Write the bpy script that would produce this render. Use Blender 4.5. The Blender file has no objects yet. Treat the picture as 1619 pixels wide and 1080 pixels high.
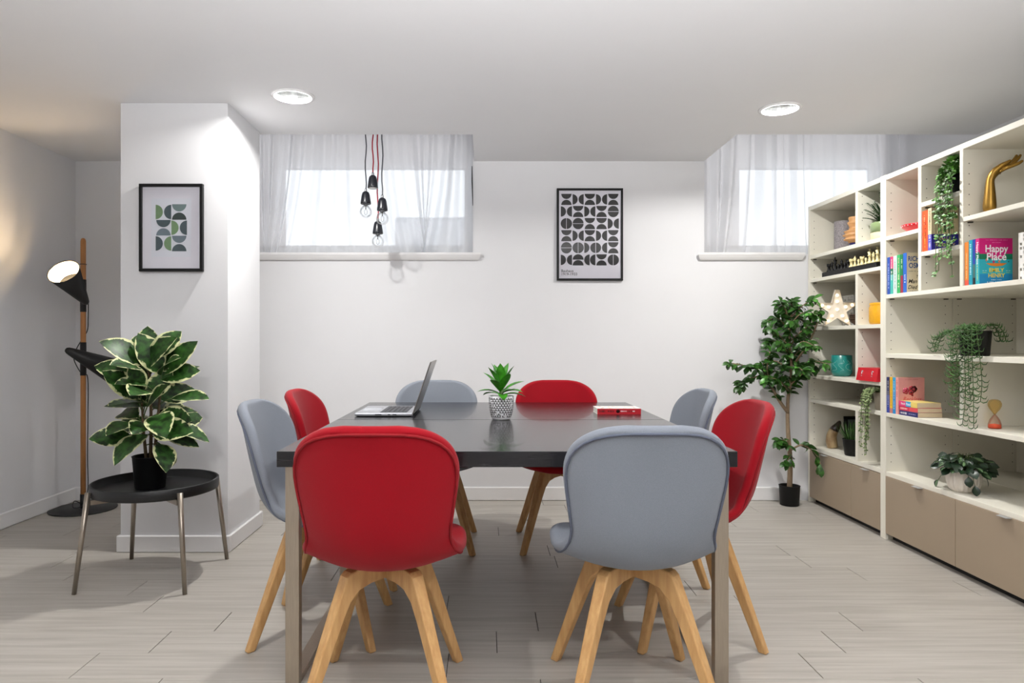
import bpy, bmesh, math, random
from mathutils import Vector, Matrix, Euler
SC = bpy.context.scene
COL = SC.collection
PI = math.pi
rnd = random.Random(7)

# ------------------------------------------------------------------ camera, world, light, exposure
cam_d = bpy.data.cameras.new('camera')
cam = bpy.data.objects.new('camera', cam_d); COL.objects.link(cam)
cam.location = (0, 0, 1.1); cam.rotation_euler = (PI/2, 0, 0)
cam_d.sensor_width = 36; cam_d.lens = 24.0
cam_d.shift_x = 0.0256; cam_d.shift_y = -0.0006
cam_d.clip_start = 0.05
SC.camera = cam

W = bpy.data.worlds.new('overcast_sky'); SC.world = W; W.use_nodes = True
_bg = W.node_tree.nodes['Background']
_bg.inputs[0].default_value = (0.90, 0.95, 1.0, 1); _bg.inputs[1].default_value = 1.75

SC.view_settings.view_transform = 'Standard'
SC.view_settings.look = 'None'
SC.view_settings.exposure = 0.34
SC.view_settings.gamma = 1.0
SC.view_settings.use_curve_mapping = False

def area(name, loc, rot, size, power, col=(1, 1, 1), shape='DISK', sy=None):
    l = bpy.data.lights.new(name, 'AREA'); l.shape = shape; l.size = size
    if sy: l.size_y = sy
    l.energy = power; l.color = col
    o = bpy.data.objects.new(name, l); COL.objects.link(o)
    o.location = loc; o.rotation_euler = rot
    return o
# ceiling downlights: two in view, four more added out of view for extra light
DOWN = [(-0.977, 3.457), (1.571, 3.645), (-0.95, 1.35), (1.571, 1.5), (-0.95, -0.7), (1.571, -0.6)]
for i, (x, y) in enumerate(DOWN):
    area('downlight_lamp', (x, y, 2.356), (0, 0, 0), 0.07, [21, 21, 11, 11, 3, 3][i], (1.0, 0.985, 0.955))
# unseen fill light added behind the viewer to brighten the ceiling
bl = area('added_bounce_fill', (0.2, -0.4, 1.3), (math.radians(180-41), 0, 0), 2.6, 84, (0.99, 0.99, 1.0), 'RECTANGLE', 0.8)
bl.data.spread = math.radians(94)
# weak cool fill light added behind the camera, no window there
area('added_front_fill', (0.1, -2.1, 1.35), (PI/2, 0, PI), 4.6, 4, (0.93, 0.96, 1.0), 'RECTANGLE', 1.9)

# ------------------------------------------------------------------ helpers
def lin(c):
    c = c/255.0
    return c/12.92 if c <= 0.04045 else ((c+0.055)/1.055)**2.4
def rgb(r, g, b): return (lin(r), lin(g), lin(b), 1)

def pmat(name, col, rough=0.5, metal=0.0, var=0.0, scale=12, stretch=(1, 1, 1), bump=0.0, bscale=150,
         col2=None, spec=0.5, coat=0.0, emit=None, estr=0.0, rand=0.0, detail=4, sheen=0.0, bstretch=None):
    m = bpy.data.materials.new(name); m.use_nodes = True
    nt = m.node_tree; N = nt.nodes; L = nt.links
    p = N['Principled BSDF']
    p.inputs['Roughness'].default_value = rough; p.inputs['Metallic'].default_value = metal
    p.inputs['Specular IOR Level'].default_value = spec
    p.inputs['Coat Weight'].default_value = coat; p.inputs['Coat Roughness'].default_value = 0.05
    if sheen:
        p.inputs['Sheen Weight'].default_value = sheen; p.inputs['Sheen Roughness'].default_value = 0.5
    p.inputs['Base Color'].default_value = col
    tc = N.new('ShaderNodeTexCoord')
    vec = tc.outputs['Object']
    if rand:
        oi = N.new('ShaderNodeObjectInfo'); mu = N.new('ShaderNodeVectorMath'); mu.operation = 'SCALE'
        cx = N.new('ShaderNodeCombineXYZ')
        L.new(oi.outputs['Random'], cx.inputs[0]); L.new(oi.outputs['Random'], cx.inputs[1]); L.new(oi.outputs['Random'], cx.inputs[2])
        L.new(cx.outputs[0], mu.inputs[0]); mu.inputs['Scale'].default_value = 37.0
        ad = N.new('ShaderNodeVectorMath'); ad.operation = 'ADD'
        L.new(vec, ad.inputs[0]); L.new(mu.outputs[0], ad.inputs[1]); vec = ad.outputs[0]
    if var or col2:
        mp = N.new('ShaderNodeMapping'); mp.inputs['Scale'].default_value = stretch
        L.new(vec, mp.inputs[0])
        nz = N.new('ShaderNodeTexNoise'); nz.inputs['Scale'].default_value = scale; nz.inputs['Detail'].default_value = detail
        nz.inputs['Roughness'].default_value = 0.62
        L.new(mp.outputs[0], nz.inputs['Vector'])
        rp = N.new('ShaderNodeValToRGB')
        c2 = col2 or tuple(x*(1-var) for x in col[:3])+(1,)
        rp.color_ramp.elements[0].position = 0.32; rp.color_ramp.elements[0].color = c2
        rp.color_ramp.elements[1].position = 0.68; rp.color_ramp.elements[1].color = col
        L.new(nz.outputs['Fac'], rp.inputs[0])
        out = rp.outputs[0]
        if rand:
            hs = N.new('ShaderNodeHueSaturation'); mr = N.new('ShaderNodeMapRange')
            mr.inputs['To Min'].default_value = 1-rand; mr.inputs['To Max'].default_value = 1+rand
            L.new(oi.outputs['Random'], mr.inputs['Value']); L.new(mr.outputs[0], hs.inputs['Value'])
            L.new(out, hs.inputs['Color']); out = hs.outputs[0]
        L.new(out, p.inputs['Base Color'])
    if bump:
        mp2 = N.new('ShaderNodeMapping'); mp2.inputs['Scale'].default_value = bstretch or stretch
        L.new(vec, mp2.inputs[0])
        nb = N.new('ShaderNodeTexNoise'); nb.inputs['Scale'].default_value = bscale; nb.inputs['Detail'].default_value = 3
        L.new(mp2.outputs[0], nb.inputs['Vector'])
        b = N.new('ShaderNodeBump'); b.inputs['Strength'].default_value = bump; b.inputs['Distance'].default_value = 0.002
        L.new(nb.outputs['Fac'], b.inputs['Height']); L.new(b.outputs[0], p.inputs['Normal'])
    if emit:
        p.inputs['Emission Color'].default_value = emit; p.inputs['Emission Strength'].default_value = estr
    return m

def thin_glass(name, tint=(1, 1, 1, 1), gloss=1.0, ior=1.45, rough=0.02):
    m = bpy.data.materials.new(name); m.use_nodes = True
    nt = m.node_tree; N = nt.nodes; L = nt.links
    N.remove(N['Principled BSDF'])
    t = N.new('ShaderNodeBsdfTransparent'); t.inputs[0].default_value = tint
    g = N.new('ShaderNodeBsdfGlossy'); g.inputs['Roughness'].default_value = rough
    f = N.new('ShaderNodeFresnel'); f.inputs[0].default_value = ior
    mu = N.new('ShaderNodeMath'); mu.operation = 'MULTIPLY'; mu.inputs[1].default_value = gloss
    mx = N.new('ShaderNodeMixShader')
    L.new(f.outputs[0], mu.inputs[0]); L.new(mu.outputs[0], mx.inputs[0])
    L.new(t.outputs[0], mx.inputs[1]); L.new(g.outputs[0], mx.inputs[2])
    L.new(mx.outputs[0], N['Material Output'].inputs[0])
    return m

def leaf_mat(name, c_in, c_edge=None, edge0=0.55, rough=0.35, vein=None, var=0.25, spec=0.5):
    """colour by distance from the midrib (UV x = 0 at midrib, 1 at margin)"""
    m = bpy.data.materials.new(name); m.use_nodes = True
    nt = m.node_tree; N = nt.nodes; L = nt.links
    p = N['Principled BSDF']; p.inputs['Roughness'].default_value = rough
    p.inputs['Specular IOR Level'].default_value = spec
    tc = N.new('ShaderNodeTexCoord'); oi = N.new('ShaderNodeObjectInfo')
    nz = N.new('ShaderNodeTexNoise'); nz.inputs['Scale'].default_value = 35; nz.inputs['Detail'].default_value = 3
    ad = N.new('ShaderNodeVectorMath'); ad.operation = 'ADD'
    cx = N.new('ShaderNodeCombineXYZ'); mu = N.new('ShaderNodeMath'); mu.operation = 'MULTIPLY'; mu.inputs[1].default_value = 31
    L.new(oi.outputs['Random'], mu.inputs[0]); L.new(mu.outputs[0], cx.inputs[0]); L.new(mu.outputs[0], cx.inputs[2])
    L.new(tc.outputs['Object'], ad.inputs[0]); L.new(cx.outputs[0], ad.inputs[1]); L.new(ad.outputs[0], nz.inputs['Vector'])
    rp = N.new('ShaderNodeValToRGB')
    rp.color_ramp.elements[0].position = 0.35; rp.color_ramp.elements[0].color = tuple(x*(1-var*1.6) for x in c_in[:3])+(1,)
    rp.color_ramp.elements[1].position = 0.65; rp.color_ramp.elements[1].color = tuple(x*(1+var) for x in c_in[:3])+(1,)
    L.new(nz.outputs['Fac'], rp.inputs[0]); out = rp.outputs[0]
    if c_edge:
        sp = N.new('ShaderNodeSeparateXYZ'); L.new(tc.outputs['UV'], sp.inputs[0])
        a = N.new('ShaderNodeMath'); a.operation = 'ADD'
        s = N.new('ShaderNodeMath'); s.operation = 'MULTIPLY_ADD'; s.inputs[1].default_value = 0.9; s.inputs[2].default_value = -0.45
        L.new(nz.outputs['Fac'], s.inputs[0]); L.new(sp.outputs[0], a.inputs[0]); L.new(s.outputs[0], a.inputs[1])
        r2 = N.new('ShaderNodeMapRange'); r2.inputs['From Min'].default_value = edge0; r2.inputs['From Max'].default_value = edge0+0.08
        L.new(a.outputs[0], r2.inputs['Value'])
        mx = N.new('ShaderNodeMix'); mx.data_type = 'RGBA'
        L.new(r2.outputs[0], mx.inputs[0]); L.new(out, mx.inputs[6]); mx.inputs[7].default_value = c_edge
        out = mx.outputs[2]
    L.new(out, p.inputs['Base Color'])
    return m

class MB:
    def __init__(s): s.v = []; s.f = []; s.mi = []; s.sm = []; s.uv = {}
    def add(s, V, F, m=0, smooth=False, M=None):
        o = len(s.v)
        for p in V:
            p = Vector(p)
            s.v.append(tuple(M @ p) if M is not None else tuple(p))
        for f in F:
            s.f.append(tuple(i+o for i in f)); s.mi.append(m); s.sm.append(smooth)
        return s
    def box(s, x0, x1, y0, y1, z0, z1, m=0, M=None):
        V = [(x0,y0,z0),(x1,y0,z0),(x1,y1,z0),(x0,y1,z0),(x0,y0,z1),(x1,y0,z1),(x1,y1,z1),(x0,y1,z1)]
        F = [(0,3,2,1),(4,5,6,7),(0,1,5,4),(1,2,6,5),(2,3,7,6),(3,0,4,7)]
        return s.add(V, F, m, False, M)
    def rbox(s, x0, x1, y0, y1, z0, z1, b=0.003, seg=1, m=0, M=None, smooth=False):
        bm = bmesh.new(); bmesh.ops.create_cube(bm, size=1)
        for v in bm.verts:
            v.co = Vector(((x0+x1)/2+v.co.x*(x1-x0), (y0+y1)/2+v.co.y*(y1-y0), (z0+z1)/2+v.co.z*(z1-z0)))
        bmesh.ops.bevel(bm, geom=bm.edges[:], offset=b, segments=seg, affect='EDGES', profile=0.5)
        bm.verts.index_update()
        s.add([v.co for v in bm.verts], [[v.index for v in f.verts] for f in bm.faces], m, smooth, M)
        bm.free(); return s
    def lathe(s, prof, n=24, m=0, smooth=True, M=None, c=(0, 0, 0), sx=1, sy=1, cap=True):
        V = []; F = []
        for r, z in prof:
            for k in range(n):
                a = 2*PI*k/n
                V.append((c[0]+r*sx*math.cos(a), c[1]+r*sy*math.sin(a), c[2]+z))
        for i in range(len(prof)-1):
            for k in range(n):
                k2 = (k+1) % n
                F.append((i*n+k, i*n+k2, (i+1)*n+k2, (i+1)*n+k))
        if cap and prof[0][0] > 1e-6: F.append(tuple(range(n-1, -1, -1)))
        if cap and prof[-1][0] > 1e-6: F.append(tuple((len(prof)-1)*n+k for k in range(n)))
        return s.add(V, F, m, smooth, M)
    def tube(s, pts, r, n=8, m=0, smooth=True, M=None, cap=True, closed=False):
        pts = [Vector(p) for p in pts]; K = len(pts)
        rr = r if isinstance(r, (list, tuple)) else [r]*K
        V = []; F = []; prev = None
        for i, p in enumerate(pts):
            if closed: t = pts[(i+1) % K]-pts[i-1]
            else: t = pts[min(i+1, K-1)]-pts[max(i-1, 0)]
            if t.length < 1e-9: t = Vector((0, 0, 1))
            t.normalize()
            if prev is None:
                a = Vector((0, 0, 1)) if abs(t.z) < 0.9 else Vector((1, 0, 0))
                x = t.cross(a).normalized()
            else:
                x = prev - t*prev.dot(t)
                x = x.normalized() if x.length > 1e-6 else t.orthogonal().normalized()
            prev = x; y = t.cross(x)
            for k in range(n):
                a = 2*PI*k/n
                V.append(p+(x*math.cos(a)+y*math.sin(a))*rr[i])
        for i in range(K if closed else K-1):
            j = (i+1) % K
            for k in range(n):
                k2 = (k+1) % n
                F.append((i*n+k, i*n+k2, j*n+k2, j*n+k))
        if cap and not closed:
            F.append(tuple(range(n-1, -1, -1))); F.append(tuple((K-1)*n+k for k in range(n)))
        return s.add(V, F, m, smooth, M)
    def prism(s, poly, y0, y1, m=0, M=None):
        """poly of (x,z), extruded along y"""
        n = len(poly)
        V = [(p[0], y0, p[1]) for p in poly]+[(p[0], y1, p[1]) for p in poly]
        F = [tuple(range(n)), tuple(range(2*n-1, n-1, -1))]
        for i in range(n):
            j = (i+1) % n; F.append((j, i, n+i, n+j))
        return s.add(V, F, m, False, M)
    def ball(s, c, r, n=10, k=6, m=0, M=None, sx=1, sy=1, sz=1):
        prof = [(max(0.0, r*math.sin(PI*i/k)), -r*sz*math.cos(PI*i/k)) for i in range(k+1)]
        return s.lathe(prof, n, m, True, M, c, sx, sy)
    def leaf(s, M, ln, w, curl=0.25, seg=4, fold=0.25, m=0, shape=0.45):
        V = []; F = []; base = len(s.v); U = []
        for i in range(seg+1):
            t = i/seg
            ww = w/2*math.sin(PI*min(1, t**(0.5/shape if shape < .5 else 1)*0.97+0.03))**0.8 if 0 < i < seg else (0.04*w if i == 0 else 0.0)
            y = ln*math.sin(curl*t*1.3)/(curl*1.3) if abs(curl) > 1e-3 else ln*t
            z = -ln*(1-math.cos(curl*t*1.3))/(curl*1.3) if abs(curl) > 1e-3 else 0
            V += [(-ww, y, z+abs(ww)*fold), (0, y, z), (ww, y, z+abs(ww)*fold)]
            U += [(1, t), (0, t), (1, t)]
        for i in range(seg):
            a = i*3
            F += [(a, a+1, a+4, a+3), (a+1, a+2, a+5, a+4)]
        for i, u in enumerate(U): s.uv[base+i] = u
        return s.add(V, F, m, True, M)
    def mesh(s, name, mats):
        me = bpy.data.meshes.new(name); me.from_pydata(s.v, [], s.f)
        if not isinstance(mats, (list, tuple)): mats = [mats]
        for x in mats: me.materials.append(x)
        me.polygons.foreach_set('material_index', s.mi); me.polygons.foreach_set('use_smooth', s.sm)
        if s.uv:
            uvl = me.uv_layers.new(name='UVMap')
            for lp in me.loops: uvl.data[lp.index].uv = s.uv.get(lp.vertex_index, (0, 0))
        me.update(); return me
    def build(s, name, mats, parent=None, loc=None):
        return link(name, s.mesh(name, mats), parent, loc)

def link(name, me, parent=None, loc=None):
    o = bpy.data.objects.new(name, me); COL.objects.link(o)
    if parent is not None: o.parent = parent
    if loc is not None: o.location = loc
    return o
def tag(o, label=None, cat=None, group=None, kind=None):
    if label: o['label'] = label
    if cat: o['category'] = cat
    if group: o['group'] = group
    if kind: o['kind'] = kind
    return o
def thing(name, label, cat, loc=(0, 0, 0), rz=0, group=None):
    o = bpy.data.objects.new(name, None); COL.objects.link(o)
    o.empty_display_size = 0.05
    o.location = loc; o.rotation_euler = (0, 0, rz)
    return tag(o, label, cat, group)
def struct(name, mb, mats, label, cat):
    o = mb.build(name, mats); return tag(o, label, cat, kind='structure')
def dup(o, parent=None):
    c = o.copy(); COL.objects.link(c)
    if parent is not None: c.parent = parent
    for ch in list(o.children): dup(ch, c)
    return c
def frame(pos, d, up=(0, 0, 1)):
    """local +Y along d, local +Z near up"""
    y = Vector(d).normalized(); z = Vector(up); x = y.cross(z)
    if x.length < 1e-4: x = y.orthogonal()
    x.normalize(); z = x.cross(y)
    M = Matrix((x, y, z)).transposed().to_4x4(); M.translation = Vector(pos)
    return M
def sph(az, el): return Vector((math.cos(az)*math.cos(el), math.sin(az)*math.cos(el), math.sin(el)))
def cr(pts, n):
    """Catmull-Rom resample of tuples"""
    K = len(pts); out = []
    for i in range(n):
        t = i/(n-1)*(K-1); k = min(int(t), K-2); f = t-k
        p0, p1, p2, p3 = pts[max(k-1, 0)], pts[k], pts[k+1], pts[min(k+2, K-1)]
        out.append(tuple(0.5*((2*b)+(-a+c)*f+(2*a-5*b+4*c-d)*f*f+(-a+3*b-3*c+d)*f**3) for a, b, c, d in zip(p0, p1, p2, p3)))
    return out

_txt = {}
def text_mesh(body, size, bold=0.0, align='CENTER', shear=0.0):
    cu = bpy.data.curves.new('lettering', 'FONT'); cu.body = body; cu.size = size
    cu.align_x = align; cu.align_y = 'CENTER'; cu.offset = bold*size; cu.shear = shear
    cu.resolution_u = 3; cu.space_line = 0.85
    o = bpy.data.objects.new('tmp_lettering', cu); COL.objects.link(o)
    dg = bpy.context.evaluated_depsgraph_get(); dg.update()
    me = bpy.data.meshes.new_from_object(o.evaluated_get(dg))
    bpy.data.objects.remove(o); bpy.data.curves.remove(cu)
    me.name = 'lettering'; return me
FACE_Y = Matrix(((1, 0, 0), (0, 0, -1), (0, 1, 0)))           # reads for a viewer looking towards +Y
DOWN_X = Matrix(((0, 0, -1), (0, -1, 0), (-1, 0, 0)))          # down a spine that faces -X
SIDE_X = Matrix(((0, 0, -1), (-1, 0, 0), (0, 1, 0)))           # along a spine that faces -X
def lettering(body, size, mat, parent, loc, R, bold=0.0, align='CENTER', shear=0.0, name='lettering', fit=None):
    me = text_mesh(body, size, bold, align, shear); me.materials.clear(); me.materials.append(mat)
    o = link(name, me, parent); M = R.to_4x4(); M.translation = Vector(loc)
    if fit:
        xs = [v.co.x for v in me.vertices]; w = max(xs)-min(xs)
        if w > 0: M = M @ Matrix.Diagonal((fit/w, 1, 1, 1))
    o.matrix_local = M
    return o
def scribble(length, h, mat, parent, loc, R, name='lettering', seed=1, gap=0.25):
    """small print too blurred in the photograph to be read: a run of letter-like strokes"""
    r = random.Random(seed); mb = MB(); x = -length/2
    while x < length/2:
        w = h*r.uniform(0.15, 0.5)
        if r.random() > gap*0.6:
            hh = h*r.uniform(0.6, 1.0); mb.box(x, min(x+w, length/2), -hh/2, hh/2, 0, 0.0002)
        x += w+h*r.uniform(0.12, 0.4)
    o = mb.build(name, mat, parent); M = R.to_4x4(); M.translation = Vector(loc); o.matrix_local = M
    return o

# ------------------------------------------------------------------ materials
M_wall = pmat('white_wall_paint', rgb(226, 226, 228), 0.75, var=0.02, scale=3, bump=0.06, bscale=120)
M_ceil = pmat('white_ceiling_paint', rgb(227, 227, 229), 0.85, var=0.015, scale=3)
M_trim = pmat('white_gloss_paint', rgb(232, 231, 231), 0.35, var=0.01, scale=6)
M_under = pmat('dark_underlay', rgb(52, 46, 40), 0.9, var=0.1)
M_plank = pmat('grey_oak_vinyl', rgb(184, 179, 171), 0.42, scale=3.0, stretch=(0.6, 16, 16), col2=rgb(160, 154, 145), rand=0.03, detail=8,
               bump=0.12, bscale=22, bstretch=(1, 16, 16))
M_curt = bpy.data.materials.new('sheer_voile'); M_curt.use_nodes = True
def _curt():
    nt = M_curt.node_tree; N = nt.nodes; L = nt.links; N.remove(N['Principled BSDF'])
    d = N.new('ShaderNodeBsdfDiffuse'); d.inputs[0].default_value = (0.93, 0.935, 0.95, 1)
    t = N.new('ShaderNodeBsdfTranslucent'); t.inputs[0].default_value = (0.93, 0.94, 0.96, 1)
    tr = N.new('ShaderNodeBsdfTransparent')
    m1 = N.new('ShaderNodeMixShader'); m1.inputs[0].default_value = 0.62
    m2 = N.new('ShaderNodeMixShader')
    lw = N.new('ShaderNodeLayerWeight'); lw.inputs[0].default_value = 0.35
    mr = N.new('ShaderNodeMapRange'); mr.inputs['To Min'].default_value = 0.62; mr.inputs['To Max'].default_value = 0.97
    tc = N.new('ShaderNodeTexCoord'); wv = N.new('ShaderNodeTexNoise'); wv.inputs['Scale'].default_value = 900
    ad = N.new('ShaderNodeMath'); ad.operation = 'MULTIPLY_ADD'; ad.inputs[1].default_value = 0.15
    L.new(lw.outputs['Facing'], mr.inputs['Value'])
    L.new(tc.outputs['Object'], wv.inputs['Vector']); L.new(wv.outputs['Fac'], ad.inputs[0]); L.new(mr.outputs[0], ad.inputs[2])
    L.new(ad.outputs[0], m2.inputs[0])
    L.new(d.outputs[0], m1.inputs[1]); L.new(t.outputs[0], m1.inputs[2])
    L.new(tr.outputs[0], m2.inputs[1]); L.new(m1.outputs[0], m2.inputs[2])
    L.new(m2.outputs[0], N['Material Output'].inputs[0])
_curt()
M_pane = thin_glass('window_glass')
M_pglass = thin_glass('picture_glass', gloss=0.55)
M_bulb = thin_glass('clear_bulb_glass', (0.97, 0.975, 0.98, 1), 0.55)
M_render = pmat('exterior_render', rgb(205, 205, 208), 0.9, var=0.1, scale=4, bump=0.3, bscale=40)
M_red = pmat('red_wool_felt', rgb(164, 2, 24), 0.85, var=0.28, scale=900, bump=0.35, bscale=1100, sheen=0.1, spec=0.2)
M_grey = pmat('grey_wool_felt', rgb(142, 148, 158), 0.88, var=0.30, scale=900, bump=0.35, bscale=1100, sheen=0.1, spec=0.2)
M_redp = pmat('red_piping', rgb(150, 4, 20), 0.85, var=0.2, scale=600)
M_greyp = pmat('grey_piping', rgb(96, 102, 118), 0.88, var=0.2, scale=600)
M_oak = pmat('oiled_oak', rgb(212, 170, 114), 0.45, scale=9, stretch=(6, 6, 0.7), col2=rgb(188, 142, 88), bump=0.1, bscale=60, detail=7)
M_black = pmat('black_plastic', rgb(12, 12, 13), 0.5, var=0.1, spec=0.3, scale=40)
M_blackm = pmat('matt_black_metal', rgb(17, 18, 19), 0.48, var=0.08, scale=60)
M_ttop = pmat('black_stained_oak', rgb(34, 33, 36), 0.22, scale=4, stretch=(1.0, 22, 22), col2=rgb(18, 18, 21), bump=0.10, bscale=14, bstretch=(1, 30, 30), detail=8, spec=0.4, coat=0.25)
M_steel = pmat('brushed_nickel', rgb(178, 166, 150), 0.38, metal=0.85, var=0.12, scale=30, stretch=(8, 8, 0.5))
M_bronze = pmat('satin_nickel_leg', rgb(158, 148, 136), 0.35, metal=0.85, var=0.1, scale=30)
M_shelf = pmat('white_melamine', rgb(229, 225, 211), 0.5, var=0.015, scale=8)
M_taupe = pmat('taupe_lacquer', rgb(158, 141, 120), 0.5, var=0.02, scale=5)
M_hole = pmat('peg_hole_dark', rgb(70, 64, 56), 0.8, var=0.1)
M_alu = pmat('anodised_aluminium', rgb(200, 202, 206), 0.32, metal=0.8, var=0.05, scale=40)
M_paper = pmat('white_paper', rgb(226, 224, 232), 0.6, var=0.02, scale=20)
M_ink = pmat('black_ink', rgb(24, 23, 24), 0.5, var=0.1, scale=30)
M_pages = pmat('book_pages', rgb(226, 208, 176), 0.8, scale=30, stretch=(1, 1, 40), col2=rgb(205, 184, 150))
M_soil = pmat('potting_bark', rgb(120, 86, 52), 0.95, var=0.6, scale=90, bump=0.8, bscale=120)
M_stem = pmat('green_stem', rgb(72, 96, 44), 0.6, var=0.2, scale=40)
M_bark = pmat('pale_bark', rgb(150, 128, 102), 0.8, var=0.3, scale=30, stretch=(3, 3, 1), bump=0.5, bscale=60)
M_white = pmat('white_ceramic', rgb(238, 236, 230), 0.35, var=0.02, scale=10)
_ink = {}
def ink(r, g, b, rough=0.42):
    k = (r, g, b, rough)
    if k not in _ink: _ink[k] = pmat('print_%d_%d_%d' % (r, g, b), rgb(r, g, b), rough, var=0.06, scale=60)
    return _ink[k]

# ------------------------------------------------------------------ the room
XL, XR, YB, YF, ZC = -2.83, 2.95, 4.71, -2.2, 2.34
NY, NZ = 4.10, 2.75                       # front of the ceiling cut-outs at the windows, their top
A0, A1 = -1.80, -0.088                    # left window opening
B0, B1 = 1.507, XR                        # right window opening
fl = struct('floor', MB().box(XL-0.15, XR+0.15, YF-0.15, YB+0.15, -0.12, -0.004), M_under, 'grey oak plank floor across the whole room', 'floor')
PW, PL = 0.181, 1.23
rowo = {0: 0.33}
def plank_mesh(x0, x1, w):
    g, e = 0.0014, 0.0003
    return MB().rbox(x0+g, x1-g, e, w-e, -0.004, 0.0, 0.0004).mesh('plank', M_plank)
full = plank_mesh(0, PL, PW)
y = 2.225-25*PW; k = 0
joint = {0: -1.36, 1: 1.27-PL, 2: -1.03, 3: -0.16, 4: -1.55, 5: 1.75-PL, 6: 0.35, 7: -0.9, 8: -0.25}
while y < YB-0.01:
    r = k-25
    off = joint.get(r, rnd.uniform(0, PL))
    if y+PW > YF:
        y0 = max(y, YF); y1 = min(y+PW, YB)
        x = off
        while x > XL: x -= PL
        while x < XR-0.005:
            xa, xb = max(x, XL), min(x+PL, XR)
            if xb-xa > 0.02:
                whole = (xb-xa > PL-1e-4) and (y1-y0 > PW-1e-4)
                o = link('plank', full if whole else plank_mesh(0, xb-xa, y1-y0), fl, (xa, y0, 0))
            x += PL
    y += PW; k += 1
# ceiling with cut-outs above both windows and holes for the downlights
cm = MB().box(XL-0.15, XR+0.15, YF-0.15, NY, ZC, NZ)
cm.box(XL-0.15, -1.95, NY, YB, ZC, NZ).box(-0.079, B0, NY, YB, ZC, NZ)
cm.box(XL-0.15, XR+0.15, NY, YB+0.35, NZ, NZ+0.1)
ceil = struct('ceiling', cm, M_ceil, 'flat white ceiling with cut-outs above the two windows', 'ceiling')
cut = MB()
for x, y in DOWN: cut.lathe([(0.098, ZC-0.05), (0.098, ZC+0.13)], 32, M=Matrix.Translation((x, y, 0)))
co = cut.build('cutter', M_ceil)
bo = ceil.modifiers.new('holes', 'BOOLEAN'); bo.object = co; bo.operation = 'DIFFERENCE'; bo.solver = 'EXACT'
dg = bpy.context.evaluated_depsgraph_get(); dg.update()
nm = bpy.data.meshes.new_from_object(ceil.evaluated_get(dg)); ceil.modifiers.clear(); ceil.data = nm
bpy.data.objects.remove(co)
# walls
WB = 5.02
wb = MB().box(XL-0.15, XR+0.15, YB, WB, -0.02, 1.70)
wb.box(XL-0.15, A0, YB, WB, 1.70, NZ).box(A1, B0, YB, WB, 1.70, NZ)
for a, b, g0, g1 in ((A0, A1, -1.77, -0.118), (B0, B1, 1.537, 2.92)):
    wb.box(a, g0, 4.96, WB, 1.70, NZ).box(g1, b, 4.96, WB, 1.70, NZ)
    wb.box(g0, g1, 4.96, WB, 2.70, NZ).box(g0, g1, 4.96, WB, 1.70, 1.76)
struct('wall_back', wb, M_wall, 'white back wall with two deep-set windows', 'wall')
struct('wall_left', MB().box(XL-0.15, XL, YF, YB, -0.02, ZC+0.1), M_wall, 'white left wall behind the floor lamp', 'wall')
struct('wall_right', MB().box(XR, XR+0.15, YF, WB, -0.02, NZ), M_wall, 'white right wall behind the bookcases', 'wall')
struct('wall_front', MB().box(XL, XR, YF-0.15, YF, -0.02, ZC), M_wall, 'white wall behind the viewer', 'wall')
PX0, PX1, PY0, PY1 = -1.904, -1.345, 3.56, 4.06
struct('wall_column', MB().box(PX0, PX1, PY0, PY1, 0.0, ZC), M_wall, 'square white column left of the table with a framed print', 'column')
def skirting(name, x0, x1, y0, y1, label, h=0.095, b=0.006):
    m = MB().rbox(x0, x1, y0, y1, 0.0, h, b); return struct(name, m, M_trim, label, 'baseboard')
skirting('baseboard_left', XL, XL+0.016, YF+0.02, YB-0.016, 'white baseboard along the left wall')
skirting('baseboard_back', XL+0.001, 2.17, YB-0.016, YB, 'white baseboard along the back wall')
cb = MB()
t = 0.016
cb.rbox(PX0-t, PX1+t, PY0-t, PY0, 0, 0.088, 0.005).rbox(PX1, PX1+t, PY0, PY1, 0, 0.088, 0.005)
cb.rbox(PX0-t, PX0, PY0, PY1, 0, 0.088, 0.005).rbox(PX0-t, PX1+t, PY1, PY1+t, 0, 0.088, 0.005)
struct('baseboard_column', cb, M_trim, 'white baseboard around the foot of the column', 'baseboard')
def sill(name, x0, x1, mr, label):
    m = MB(); z0, z1 = 1.653, 1.700
    m.box(x0, x1, YB-0.03, 4.96, z1, z1+0.006)
    prof = [(YB-0.002, z0), (YB-0.018, z0+0.006), (YB-0.026, z0+0.02), (YB-0.034, z1-0.008), (YB-0.034, z1+0.006), (YB-0.002, z1+0.006)]
    e = 0.022 if mr else 0
    V = []
    for (x, s) in ((x0, -1), (x1, 1)):
        for (yy, zz) in prof:
            out = (YB-yy)/0.034*0.03
            V.append((x+s*out, yy, zz))
    n = len(prof)
    F = [tuple(range(n)), tuple(range(2*n-1, n-1, -1))]+[((i+1) % n, i, n+i, n+(i+1) % n) for i in range(n)]
    m.add(V, F); return struct(name, m, M_trim, label, 'window sill')
sill('trim_1', A0+0.02, -0.065, True, 'white moulded sill under the left window')
sill('trim_2', 1.487, 2.16, True, 'white moulded sill under the right window')
def window(name, g0, g1, label):
    z0, z1 = 1.76, 2.70
    w = 0.035; m = MB()
    m.box(g0, g1, 4.97, 5.01, z0, z0+w).box(g0, g1, 4.97, 5.01, z1-w*0.6, z1).box(g0, g0+w*0.6, 4.97, 5.01, z0+w, z1-w*0.6).box(g1-w*0.6, g1, 4.97, 5.01, z0+w, z1-w*0.6)
    o = struct(name, m, M_trim, label, 'window')
    MB().box(g0+w*0.6, g1-w*0.6, 4.988, 4.992, z0+w, z1-w*0.6).build('pane', M_pane, o)
window('window_1', -1.77, -0.118, 'bright left window behind a sheer curtain and hanging bulbs')
window('window_2', 1.537, 2.92, 'bright right window behind a sheer curtain above the bookcase')
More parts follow.
